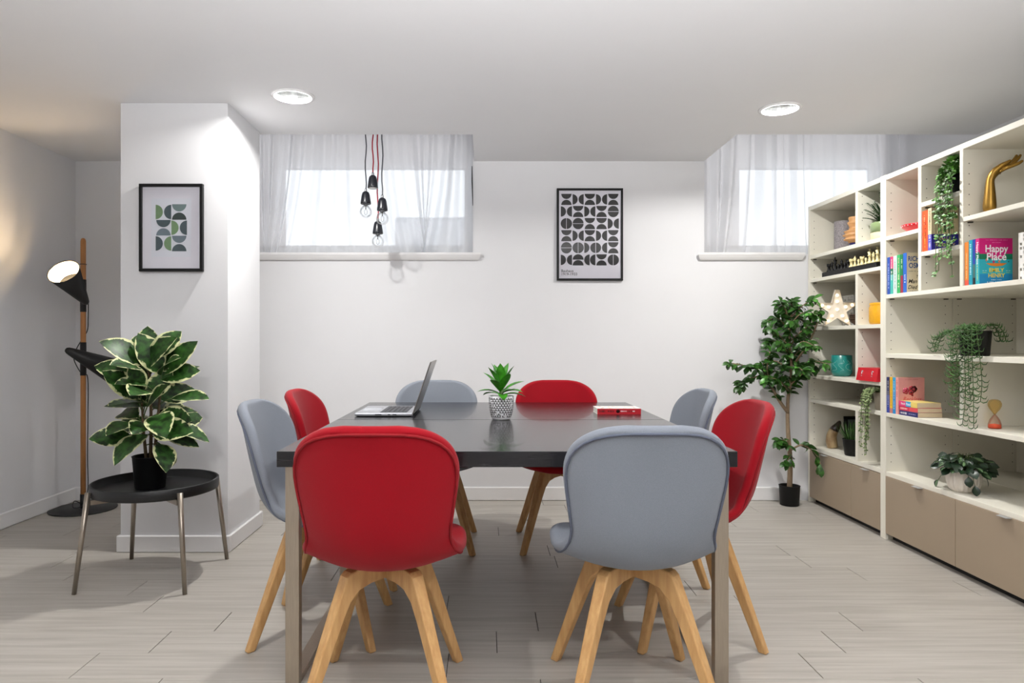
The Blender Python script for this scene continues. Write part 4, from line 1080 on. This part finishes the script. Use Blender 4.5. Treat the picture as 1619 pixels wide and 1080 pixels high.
for k in range(5):
    a_ = k*2*PI/5
    for r_ in (0.052, 0.092): bp.append((r_*math.sin(a_), zc+r_*math.cos(a_)))
for (bx, bz) in bp: link('bulb', bmesh_b, sl_, (bx, -0.006, bz))
# pierced boxes
M_lat = pmat('white_pierced_metal', rgb(232, 230, 226), 0.5, var=0.02)
def lattice(label, x, y, z, rz=0.0, s=0.14, h=0.205):
    t = thing('lattice_box', label, 'box', (x, y, z), rz)
    n, nv_ = 8, 11; bar = 0.006
    for sd in range(4):
        m = MB(); M = Matrix.Rotation(sd*PI/2, 4, 'Z')
        for i in range(n+1):
            xx = -s/2+(s)*i/n; m.box(xx-bar/2, xx+bar/2, -s/2-0.002, -s/2+0.001, 0, h, M=M)
        for j in range(nv_+1):
            z_ = 0.003+(h-0.006)*j/nv_; m.box(-s/2, s/2, -s/2-0.0015, -s/2+0.0005, z_-bar/2, z_+bar/2, M=M)
        r = random.Random(sd+int(x*100))
        for i in range(n):
            for j in range(nv_):
                if r.random() < 0.35:
                    m.box(-s/2+s*i/n, -s/2+s*(i+1)/n, -s/2-0.001, -s/2, 0.003+(h-0.006)*j/nv_, 0.003+(h-0.006)*(j+1)/nv_, M=M)
        m.build('side_panel', M_lat, t)
    MB().box(-s/2, s/2, -s/2, s/2, 0, 0.003).box(-s/2, s/2, -s/2, s/2, h-0.002, h).build('end_panel', M_lat, t)
    return t
lattice('white pierced box behind the star lamp', 2.462, 4.51, ZS[1])
lattice('white pierced box at the right edge, beside the pink and turquoise cover', 2.352, 2.848, ZG[1])
bw = thing('woven_bowl', 'dark brown woven bowl behind the foot of the star lamp', 'bowl', (2.36, 4.25, ZS[1]))
M_wick = pmat('dark_wicker', rgb(84, 58, 40), 0.8, var=0.7, scale=70, stretch=(1, 1, 3), bump=1.0, bscale=90)
m = MB().lathe([(0.0, 0), (0.05, 0), (0.075, 0.02), (0.083, 0.045), (0.08, 0.068), (0.072, 0.066), (0.072, 0.045), (0.05, 0.012), (0, 0.01)], 28)
m.build('bowl_body', M_wick, bw)
m = MB()
for j in range(6): m.tube([((0.056+0.028*math.sin(min(1, j/3.5)*PI/2)+0.002*(-1)**k)*math.cos(2*PI*k/36), (0.056+0.028*math.sin(min(1, j/3.5)*PI/2)+0.002*(-1)**k)*math.sin(2*PI*k/36), 0.008+j*0.0115) for k in range(36)], 0.0045, 5, closed=True)
m.build('weave', M_wick, bw)
# yellow and teal pots
def pot_relief(name, label, cat, loc, prof, mat, leafmat=None):
    t = thing(name, label, cat, loc); MB().lathe(prof, 40).build('body', mat, t); return t
M_yel = pmat('yellow_glaze', rgb(226, 164, 18), 0.35, var=0.12, scale=60, bump=0.5, bscale=50)
yp = pot_relief('plant_pot', 'yellow embossed pot beside the star lamp, right of the divider', 'pot', (2.318, 3.95, ZS[1]), [(0, 0), (0.078, 0), (0.086, 0.006), (0.089, 0.02), (0.089, 0.098), (0.084, 0.108), (0.086, 0.114), (0.086, 0.124), (0.081, 0.126), (0.079, 0.11), (0.079, 0.02), (0, 0.015)], M_yel)
m = MB()
for k in range(16):
    a_ = 2*PI*k/16
    for z_, tl in ((0.03, 0.6), (0.062, -0.6)):
        d = Vector((-math.sin(a_)*math.sin(tl), math.cos(a_)*math.sin(tl), math.cos(tl)))
        m.leaf(frame(Vector((0.0885*math.cos(a_), 0.0885*math.sin(a_), z_)), d, Vector((math.cos(a_), math.sin(a_), 0))), 0.036, 0.016, 0.1, 3, -0.15)
m.build('embossed_leaves', M_yel, yp)
M_teal = pmat('teal_glaze', rgb(38, 142, 134), 0.3, var=0.15, scale=50, bump=0.3, bscale=40, coat=0.3)
tl_ = pot_relief('plant_pot', 'teal pot with white scrollwork on the shelf below the star lamp', 'pot', (2.325, 4.46, ZD[1]), [(0, 0), (0.038, 0), (0.052, 0.006), (0.062, 0.025), (0.0635, 0.06), (0.061, 0.136), (0.058, 0.138), (0.056, 0.13), (0.056, 0.03), (0, 0.02)], M_teal)
m = MB()
for k in range(9):
    a0 = k*2*PI/9; pts = []
    for i in range(14):
        q = i/13; a_ = a0+0.28*math.sin(q*9+k); z_ = 0.03+q*0.075+0.006*math.cos(q*11)
        pts.append((0.0632*math.cos(a_), 0.0632*math.sin(a_), z_))
    m.tube(pts, 0.0012, 4)
m.build('scrollwork', ink(150, 204, 196), tl_)
# red box with clasps
rb = thing('keepsake_box', 'red lidded box with two small silver clasps on the shelf below the yellow pot', 'box', (2.196, 3.842, ZD[1]))
m = MB().prism([(0.0, 0.0), (0.13, 0.0), (0.13, 0.074), (0.014, 0.074)], 0.0, 0.208); m.build('body', pmat('red_leatherette', rgb(196, 14, 34), 0.4, var=0.08, scale=60), rb)
for yy in (0.05, 0.155):
    m = MB().tube(cr([(0.0095, yy-0.006, 0.052), (0.0085, yy-0.002, 0.057), (0.0085, yy+0.005, 0.055), (0.0075, yy+0.005, 0.047), (0.006, yy, 0.042), (0.005, yy, 0.036)], 14), 0.0022, 6)
    m.ball((0.0035, yy, 0.028), 0.003, 8, 5); m.build('clasp', M_alu, rb)

# trailing plants -------------------------------------------------------------
def strand(mb, pts, r=0.0013, m=0): mb.tube(pts, r, 4, m)
vp = thing('trailing_plant', 'pale variegated trailing plant in a stone-coloured pot in the far bookcase', 'plant', (2.30, 3.925, ZE[1]))
MB().lathe([(0, 0), (0.05, 0), (0.054, 0.004), (0.062, 0.10), (0.058, 0.102), (0.056, 0.092), (0, 0.088)], 28).build('pot', pmat('stone_grey_pot', rgb(196, 184, 164), 0.7, var=0.1, scale=40), vp)
M_vl = leaf_mat('variegated_small_leaf', rgb(84, 112, 58), rgb(186, 192, 142), 0.66, var=0.3, rough=0.5)
m = MB(); r = random.Random(4); sm_ = MB()
for k in range(12):
    a_ = r.uniform(-0.12, 0.12); ln = r.choice([0.13, 0.17, 0.22, 0.26]) ; x_out = r.uniform(-0.125, -0.098)
    y_ = r.uniform(-0.04, 0.05)
    ctrl = [(-0.03, y_*0.6, 0.09), (-0.07, y_*0.9, 0.125), (x_out, y_, 0.09), (x_out-0.006, y_+a_*.2, -0.02), (x_out, y_+0.02+a_*0.35, -ln)]
    pts = cr(ctrl, 26); strand(sm_, pts)
    for i in range(1, 26):
        for s in (-1, 1):
            d = Vector((r.uniform(-.6, .3), s*r.uniform(.4, 1), r.uniform(-.5, .3))).normalized()
            m.leaf(frame(pts[i], d, Vector((-1, 0, 0.5))), r.uniform(0.012, 0.018), 0.012, 0.2, 2)
for k in range(120):
    d = sph(r.uniform(0, 6.28), r.uniform(0.2, 1.3)); m.leaf(frame(Vector((0, 0, 0.085))+d*r.uniform(0.02, 0.05)+Vector((-0.03, 0, 0)), d+Vector((-.3, 0, 0)), (0, 0, 1)), 0.018, 0.013, 0.2, 2)
sm_.build('stem', M_stem, vp); tag(m.build('foliage', M_vl, vp), kind='stuff')

iv = thing('trailing_plant', 'dense dark green ivy trailing down past the cream and blue hardback', 'plant', (2.285, 3.268, 1.803))
MB().lathe([(0, 0), (0.045, 0), (0.05, 0.004), (0.06, 0.09), (0.056, 0.092), (0.054, 0.08), (0, 0.078)], 24).build('pot', M_black, iv)
M_iv = leaf_mat('ivy_green', rgb(70, 118, 38), var=0.4, rough=0.45)
m = MB(); sm_ = MB(); r = random.Random(9)
for k in range(16):
    ln = r.choice([0.12, 0.18, 0.22, 0.24, 0.30]) if k > 3 else [0.385, 0.36, 0.40, 0.34][k]
    y_ = r.uniform(-0.06, 0.035) if k > 3 else [0.055, 0.05, -0.035, -0.03][k]
    xo = r.uniform(-0.105, -0.082)
    ctrl = [(-0.02, y_*.4, 0.085), (-0.065, y_*.7, 0.14 if k % 2 else 0.11), (xo, y_*.9, 0.06), (xo, y_*1.0, -ln*.4), (xo+0.004, y_*1.15, -ln)]
    pts = cr(ctrl, 34); strand(sm_, pts)
    for i in range(1, 34):
        if i > 12 and r.random() < 0.4: continue
        for s in (-1, 1):
            d = Vector((r.uniform(-.7, .2), s*r.uniform(.4, 1), r.uniform(-.6, .5))).normalized()
            m.leaf(frame(pts[i], d, Vector((-1, -0.5, 0.6))), r.uniform(0.016, 0.023), 0.016, 0.25, 2)
for k in range(170):
    d = sph(r.uniform(0, 6.28), r.uniform(-0.2, 1.4)); m.leaf(frame(Vector((-0.03, 0, 0.085))+Vector((d.x*.06, d.y*.055, d.z*.085)), d, (0, 0, 1)), 0.026, 0.02, 0.2, 2)
sm_.build('stem', M_stem, iv); tag(m.build('foliage', M_iv, iv), kind='stuff')

nd = thing('trailing_plant', 'needle-leaved trailing plant in a black pot hanging past the hourglass shelf', 'plant', (2.285, 3.19, ZH[1]))
MB().lathe([(0, 0), (0.054, 0), (0.058, 0.004), (0.066, 0.112), (0.069, 0.115), (0.063, 0.117), (0.06, 0.1), (0, 0.096)], 30).build('pot', M_black, nd)
M_nd = leaf_mat('needle_green', rgb(56, 98, 36), var=0.35, rough=0.4)
m = MB(); sm_ = MB(); r = random.Random(12)
def needles(pts, lo=0.036, hi=0.05):
    for i in range(2, len(pts)):
        t_ = (Vector(pts[i])-Vector(pts[i-1])).normalized()
        for s in (-1, 1):
            sd = Vector((r.uniform(-.5, .2), s*1.0, r.uniform(-.1, .1))) - t_*r.uniform(-0.1, 0.4)
            p = Vector(pts[i]); ln = r.uniform(lo, hi); sd.normalize()
            m.tube([p, p+sd*ln*.35+Vector((0, 0, -0.008)), p+sd*ln*.75+Vector((0, 0, -0.006)), p+sd*ln+Vector((0, 0, 0.008))], [0.0017, 0.0026, 0.0022, 0.0005], 4)
def even(ctrl, step):
    d = cr(ctrl, 120); o_ = [Vector(d[0])]
    for p in d[1:]:
        if (Vector(p)-o_[-1]).length >= step: o_.append(Vector(p))
    return o_
for k, (y_, ln) in enumerate([(0.012, 0.19), (-0.02, 0.24), (-0.055, 0.335), (-0.125, 0.325), (-0.15, 0.20), (0.04, 0.14), (-0.085, 0.22), (-0.035, 0.18)]):
    xo = -0.082-r.uniform(0, 0.02)
    ctrl = [(-0.02, y_*.4, 0.10), (-0.06, y_*.6, 0.14), (xo, y_*.9, 0.08), (xo, y_+r.uniform(-.012, .012), -ln*.5), (xo, y_+r.uniform(-.02, .02), -ln)]
    pts = even(ctrl, 0.023); strand(sm_, pts, 0.0016); needles(pts)
for k in range(9):
    az = r.uniform(0, 6.28); rx = 0.08 if math.cos(az) < 0 else 0.12
    dx, dy = math.cos(az)*rx, math.sin(az)*0.12
    ctrl = [(0, 0, 0.10), (dx*.5, dy*.5, 0.15), (dx*.85, dy*.85, 0.12), (dx, dy, 0.055)]
    pts = even(ctrl, 0.022); strand(sm_, pts, 0.0016); needles(pts, 0.028, 0.04)
for k in range(3):
    ctrl = [(-0.04, 0.03, 0.10), (-0.07, 0.08, 0.12), (-0.075, 0.13+0.02*k, 0.08), (-0.075, 0.15+0.02*k, 0.02)]
    pts = even(ctrl, 0.022); strand(sm_, pts, 0.0016); needles(pts, 0.028, 0.04)
sm_.build('stem', M_stem, nd); tag(m.build('foliage', M_nd, nd), kind='stuff')

ps = thing('potted_plant', 'leafy two-tone plant in a ribbed white pot on the lowest shelf', 'plant', (2.30, 3.285, 0.377))
n = 48; V = []; F = []; pr_ = [(0.046, 0.0), (0.060, 0.012), (0.070, 0.04), (0.073, 0.07), (0.068, 0.103), (0.063, 0.108), (0.06, 0.09)]
for r0, z_ in pr_:
    for k in range(n):
        rb_ = r0*(1+(0.025 if k % 2 else -0.025)*(1 if 0.01 < z_ < 0.1 else 0)); V.append((rb_*math.cos(2*PI*k/n), rb_*math.sin(2*PI*k/n), z_))
for j in range(len(pr_)-1):
    for k in range(n): F.append((j*n+k, j*n+(k+1) % n, (j+1)*n+(k+1) % n, (j+1)*n+k))
F.append(tuple(range(n-1, -1, -1)))
MB().add(V, F).build('pot', pmat('ribbed_white_ceramic', rgb(226, 218, 206), 0.5, var=0.06, scale=30), ps)
MB().lathe([(0, 0.096), (0.061, 0.092)], 20).build('soil', M_soil, ps)
M_pl = leaf_mat('two_tone_leaf', rgb(104, 134, 92), rgb(30, 54, 32), 0.34, var=0.25, rough=0.35)
M_pd = leaf_mat('deep_green_leaf', rgb(32, 56, 34), rgb(24, 42, 28), 0.4, var=0.3, rough=0.35)
lms = [MB().leaf(Matrix(), 0.05, 0.036, 0.5, 5, 0.2, shape=0.42).mesh('leaf', mt) for mt in (M_pl, M_pd, M_pd)]
r = random.Random(5); sm_ = MB()
for k in range(96):
    az = k*2.39996; q = (k*0.7548777) % 1.0
    if q < 0.93:
        el = math.asin(q/0.93*0.95); rr2 = r.uniform(0.75, 1.0)
        p = Vector((math.cos(az)*math.cos(el)*0.10*rr2, math.sin(az)*math.cos(el)*0.115*rr2, 0.108+0.075*math.sin(el)*rr2))
        d = Vector((math.cos(az), math.sin(az), r.uniform(-0.5, 0.2))).normalized()
    else:
        hx = r.uniform(0.085, 0.12); p = Vector((math.cos(az)*hx*0.85, math.sin(az)*hx*1.15, r.uniform(0.035, 0.10)))
        d = Vector((math.cos(az)*.5, math.sin(az)*.5, -0.8)).normalized()
    if p.y > 0.1 and p.x > 0: continue
    n_ = Vector((math.cos(az)*0.7-0.3, math.sin(az)*0.7-0.2, 0.8))
    o = link('leaf', lms[k % 3], ps); o.matrix_local = frame(p, d, n_) @ Matrix.Rotation(r.uniform(-.5, .5), 4, 'Y') @ Matrix.Scale(r.uniform(0.8, 1.1), 4)
    sm_.tube([(p.x*.2, p.y*.2, 0.09), (p.x*.6, p.y*.6, max(0.125, p.z+0.01)), tuple(p)], 0.0013, 4)
sm_.build('stem', M_stem, ps)

# horn figure, grass pot, small frame on the lowest shelf of the far bookcase
hf = thing('horn_ornament', 'curved cream and dark brown horn ornament on the lowest far shelf', 'ornament', (2.32, 4.56, ZF[1]))
pts = cr([(0, 0, 0), (-0.006, 0.008, 0.04), (-0.004, 0.01, 0.085), (0.010, 0, 0.125), (0.026, -0.008, 0.152), (0.036, -0.012, 0.174), (0.041, -0.014, 0.184)], 22)
rad = [0.030, 0.033, 0.034, 0.035, 0.035, 0.034, 0.033, 0.032, 0.031, 0.030, 0.029, 0.027, 0.025, 0.023, 0.021, 0.018, 0.016, 0.014, 0.011, 0.009, 0.006, 0.003]
M_h1 = pmat('polished_horn', rgb(206, 182, 138), 0.3, scale=14, stretch=(1, 1, 0.5), col2=rgb(140, 108, 72)); M_h2 = pmat('dark_horn', rgb(50, 34, 26), 0.3, var=0.4, scale=20)
MB().tube(pts[:11], rad[:11], 16).build('body', M_h1, hf); MB().tube(pts[10:], rad[10:], 16).build('tip', M_h2, hf)
gp = thing('potted_grass', 'artificial grass tuft in a black pot on the lowest far shelf', 'plant', (2.30, 4.27, ZF[1]))
MB().lathe([(0, 0), (0.046, 0), (0.05, 0.004), (0.062, 0.1), (0.065, 0.103), (0.06, 0.105), (0.058, 0.09), (0, 0.086)], 28).build('pot', M_black, gp)
m = MB(); r = random.Random(2)
for k in range(150):
    az = r.uniform(0, 6.28); el = r.uniform(0.75, 1.5); d = sph(az, el); ln = r.uniform(0.10, 0.15)
    m.leaf(frame(Vector((d.x*0.05, d.y*0.05, 0.085)), d, -Vector((d.x, d.y, -0.01))), ln, 0.007, -0.35, 3)
tag(m.build('blades', leaf_mat('grass_green', rgb(60, 100, 42), var=0.4), gp), kind='stuff')
pf = thing('photo_frame', 'small black photo frame behind the grass pot', 'picture frame', (2.525, 4.645, ZF[1]))
RX = Matrix.Rotation(math.radians(-6), 4, 'X')
m = MB(); m.rbox(-0.085, 0.085, -0.008, 0.008, 0.0, 0.022, 0.002, M=RX).rbox(-0.085, 0.085, -0.008, 0.008, 0.183, 0.205, 0.002, M=RX).rbox(-0.085, -0.063, -0.008, 0.008, 0.022, 0.183, 0.002, M=RX).rbox(0.063, 0.085, -0.008, 0.008, 0.022, 0.183, 0.002, M=RX)
m.build('frame', M_black, pf); MB().box(-0.064, 0.064, -0.002, 0.004, 0.02, 0.185, M=RX).build('photo', ink(92, 100, 104), pf)
pf.location.y = 4.630

# red dish
rd = thing('red_dish', 'shallow red dish with a white dotted rim on the near bookcase, left of the ivy', 'dish', (2.335, 3.635, 1.677))
m = MB().lathe([(0, 0), (0.05, 0), (0.075, 0.008), (0.105, 0.03), (0.112, 0.042), (0.110, 0.043), (0.1, 0.034), (0.07, 0.013), (0, 0.006)], 40, sx=0.95, sy=1.0)
m.build('bowl', pmat('red_glaze', rgb(206, 24, 40), 0.3, var=0.1, scale=30), rd)
m = MB()
for k in range(30): a_ = 2*PI*k/30; m.ball((0.1095*0.95*math.cos(a_), 0.1095*math.sin(a_), 0.036), 0.003, 6, 4)
m.build('rim_dots', W_, rd)

# golden hand (one skinned surface, forearm to finger tips)
gh = thing('hand_sculpture', 'golden hand sculpture with upturned palm on the near bookcase', 'sculpture', (2.283, 3.095, 1.675), math.radians(-12))
bmv = []; bme = []; rad = []
def chain(pts, rs, root=None):
    last = root
    for p, q in zip(pts, rs):
        bmv.append(p); rad.append(q); i = len(bmv)-1
        if last is not None: bme.append((last, i))
        last = i
    return last
wr = chain([(0.0, 0, 0.0), (0.001, 0, 0.05), (0.002, 0, 0.10), (0.002, 0, 0.135), (0.003, 0, 0.160)], [(.036, .030), (.032, .027), (.027, .022), (.023, .018), (.021, .016)])
pc = chain([(0.014, 0, 0.181)], [(.026, .025)], wr)
K = [(0.050, -0.026, 0.200), (0.056, -0.009, 0.203), (0.055, 0.009, 0.202), (0.048, 0.025, 0.198)]
kn = []
for p in K: kn.append(chain([((0.014+p[0])/2, p[1]*0.62, (0.181+p[2])/2+0.002), p], [(.0165, .0145), (.0118, .0112)], pc))
tips = [[(0.078, -0.033, 0.208), (0.100, -0.037, 0.216), (0.116, -0.037, 0.228)], [(0.088, -0.010, 0.222), (0.110, -0.010, 0.243), (0.122, -0.008, 0.262)],
        [(0.087, 0.013, 0.224), (0.109, 0.016, 0.248), (0.119, 0.017, 0.268)], [(0.074, 0.033, 0.214), (0.09, 0.038, 0.232), (0.098, 0.04, 0.249)]]
for k, tpz in zip(kn, tips): chain(tpz, [(.0092, .0092), (.008, .008), (.0058, .0058)], k)
chain([(0.018, -0.018, 0.196), (0.038, -0.028, 0.214), (0.056, -0.032, 0.222), (0.072, -0.033, 0.232)], [(.014, .013), (.0105, .0105), (.009, .009), (.0065, .0065)], pc)
me = bpy.data.meshes.new('hand'); me.from_pydata(bmv, bme, [])
M_gold = pmat('brushed_gold', rgb(158, 122, 56), 0.36, metal=0.9, var=0.15, scale=40)
me.materials.append(M_gold)
ho = link('hand', me, gh)
ho.modifiers.new('skin', 'SKIN'); sb = ho.modifiers.new('sub', 'SUBSURF'); sb.levels = 2; sb.render_levels = 2
for i, q in enumerate(rad): me.skin_vertices[0].data[i].radius = q
me.skin_vertices[0].data[0].use_root = True
dg = bpy.context.evaluated_depsgraph_get(); dg.update()
nm = bpy.data.meshes.new_from_object(ho.evaluated_get(dg)); ho.modifiers.clear(); ho.data = nm
for p in nm.polygons: p.use_smooth = True
zmin = min(v.co.z for v in nm.vertices)
for v in nm.vertices:
    if v.co.z < 0.004: v.co.z = 0.0

# hourglass
hg_ = thing('hourglass', 'glass hourglass with an amber upper bulb and coral sand below', 'hourglass', (2.30, 3.085, ZE[1]))
M_am = thin_glass('amber_glass', (0.96, 0.82, 0.52, 1), 0.5); M_pkg = thin_glass('rose_glass', (0.97, 0.85, 0.80, 1), 0.5)
MB().lathe([(0.0, 0.0), (0.024, 0.0), (0.0265, 0.004), (0.026, 0.02), (0.02, 0.04), (0.01, 0.056), (0.004, 0.064)], 24).build('lower_bulb', M_pkg, hg_)
MB().lathe([(0.004, 0.064), (0.010, 0.074), (0.02, 0.088), (0.0265, 0.103), (0.0265, 0.114), (0.021, 0.126), (0.012, 0.131), (0.0, 0.132)], 24).build('upper_bulb', M_am, hg_)
MB().lathe([(0.0, 0.002), (0.0235, 0.002), (0.0245, 0.006), (0.024, 0.018), (0.0, 0.022)], 24).build('sand', ink(236, 110, 76, 0.8), hg_)

# ------------------------------------------------------------------ ficus tree
ft = thing('ficus_tree', 'tall artificial ficus tree in a black pot between the back wall and the bookcase', 'tree', (2.035, 4.575, 0))
MB().lathe([(0, 0), (0.056, 0), (0.06, 0.004), (0.066, 0.128), (0.069, 0.132), (0.063, 0.134), (0.06, 0.115), (0, 0.11)], 30).build('pot', M_black, ft)
trunk = cr([(0, 0, 0.10), (0.005, 0, 0.3), (-0.008, 0.005, 0.5), (-0.01, 0, 0.7), (0.005, -0.02, 0.9), (-0.005, -0.01, 1.1), (0.0, -0.01, 1.25)], 30)
tk = MB().tube(trunk, [0.0175-0.00045*i for i in range(30)], 10).build('trunk', M_bark, ft)
r = random.Random(21); br = []
def branch(ctrl, n=14, r0=0.007):
    pts = cr(ctrl, n); MB().tube(pts, [r0*(1-0.8*i/(n-1))+0.001 for i in range(n)], 6).build('branch', M_bark, ft); br.append(pts); return pts
branch([(-0.01, 0, 0.62), (-0.08, -0.03, 0.70), (-0.16, -0.06, 0.82), (-0.22, -0.08, 0.90), (-0.33, -0.10, 0.935), (-0.44, -0.12, 0.955)], 22, 0.011)
branch([(-0.16, -0.06, 0.82), (-0.19, -0.1, 0.93), (-0.18, -0.12, 1.03)], 12); branch([(-0.2, -0.07, 0.87), (-0.29, -0.05, 0.85), (-0.36, -0.06, 0.80)], 12)
branch([(0, 0, 0.36), (0.06, -0.05, 0.41), (0.13, -0.09, 0.36), (0.155, -0.12, 0.28)], 12); branch([(-0.008, 0, 0.38), (-0.06, -0.05, 0.44), (-0.11, -0.06, 0.43)], 10); branch([(0, 0, 0.34), (-0.02, -0.05, 0.33), (-0.05, -0.07, 0.30)], 8)
for k in range(24):
    f = 0.55+0.45*k/23; p = Vector(trunk[min(29, int(f*29))]); az = k*2.39996+1.2
    ln = (0.24 if f < 0.85 else 0.15)*r.uniform(0.7, 1.1)
    dx, dy = math.cos(az)*ln, math.sin(az)*ln-0.05
    dx = min(dx, 0.125); dy = min(dy, 0.055)
    branch([tuple(p), (p.x+dx*.5, p.y+dy*.5, p.z+0.08), (p.x+dx, p.y+dy, p.z+0.09+r.uniform(-.05, .07))], 10, 0.005)
branch([(0.02, -0.03, 0.95), (0.08, -0.12, 1.1), (0.12, -0.16, 1.25), (0.125, -0.17, 1.3)], 12)
branch([(0, -0.01, 1.2), (-0.04, -0.03, 1.29), (-0.07, -0.03, 1.33)], 8); branch([(0, -0.01, 1.24), (0.01, -0.02, 1.31), (0.0, -0.02, 1.36)], 7)
M_ff = leaf_mat('ficus_green', rgb(46, 88, 28), var=0.42, rough=0.35)
M_fl = leaf_mat('ficus_light_green', rgb(84, 146, 56), var=0.3, rough=0.35)
fm = [MB().leaf(Matrix(), 0.072, 0.034, cu, 5, 0.25, shape=0.42).mesh('leaf', mt) for cu, mt in ((0.4, M_ff), (0.8, M_ff), (0.6, M_ff), (0.5, M_fl))]
cand = []
for pts in br:
    for i in range(max(2, len(pts)//4), len(pts)):
        for s in range(3 if i < len(pts)-1 else 4): cand.append((Vector(pts[i]), (Vector(pts[i])-Vector(pts[i-1])).normalized(), s))
r.shuffle(cand); rest = MB(); n_obj = 0
for p, t_, s in cand[:980]:
    d = (t_*0.5+Vector((r.uniform(-1, 1), r.uniform(-1, 0.6), r.uniform(-0.9, 0.45)))).normalized()
    e = p+d*0.075
    if e.x > 0.165 or e.y > 0.12: continue
    M = frame(p, d, Vector((r.uniform(-.4, .4), -0.6, 0.8))) @ Matrix.Scale(r.uniform(0.7, 1.08), 4)
    if n_obj < 290:
        o = link('leaf', fm[r.randrange(4)], ft); o.matrix_local = M; n_obj += 1
    else: rest.leaf(M, 0.07, 0.034, 0.5, 5, 0.25, shape=0.42)
if rest.v: tag(rest.build('foliage', M_ff, ft), kind='stuff')
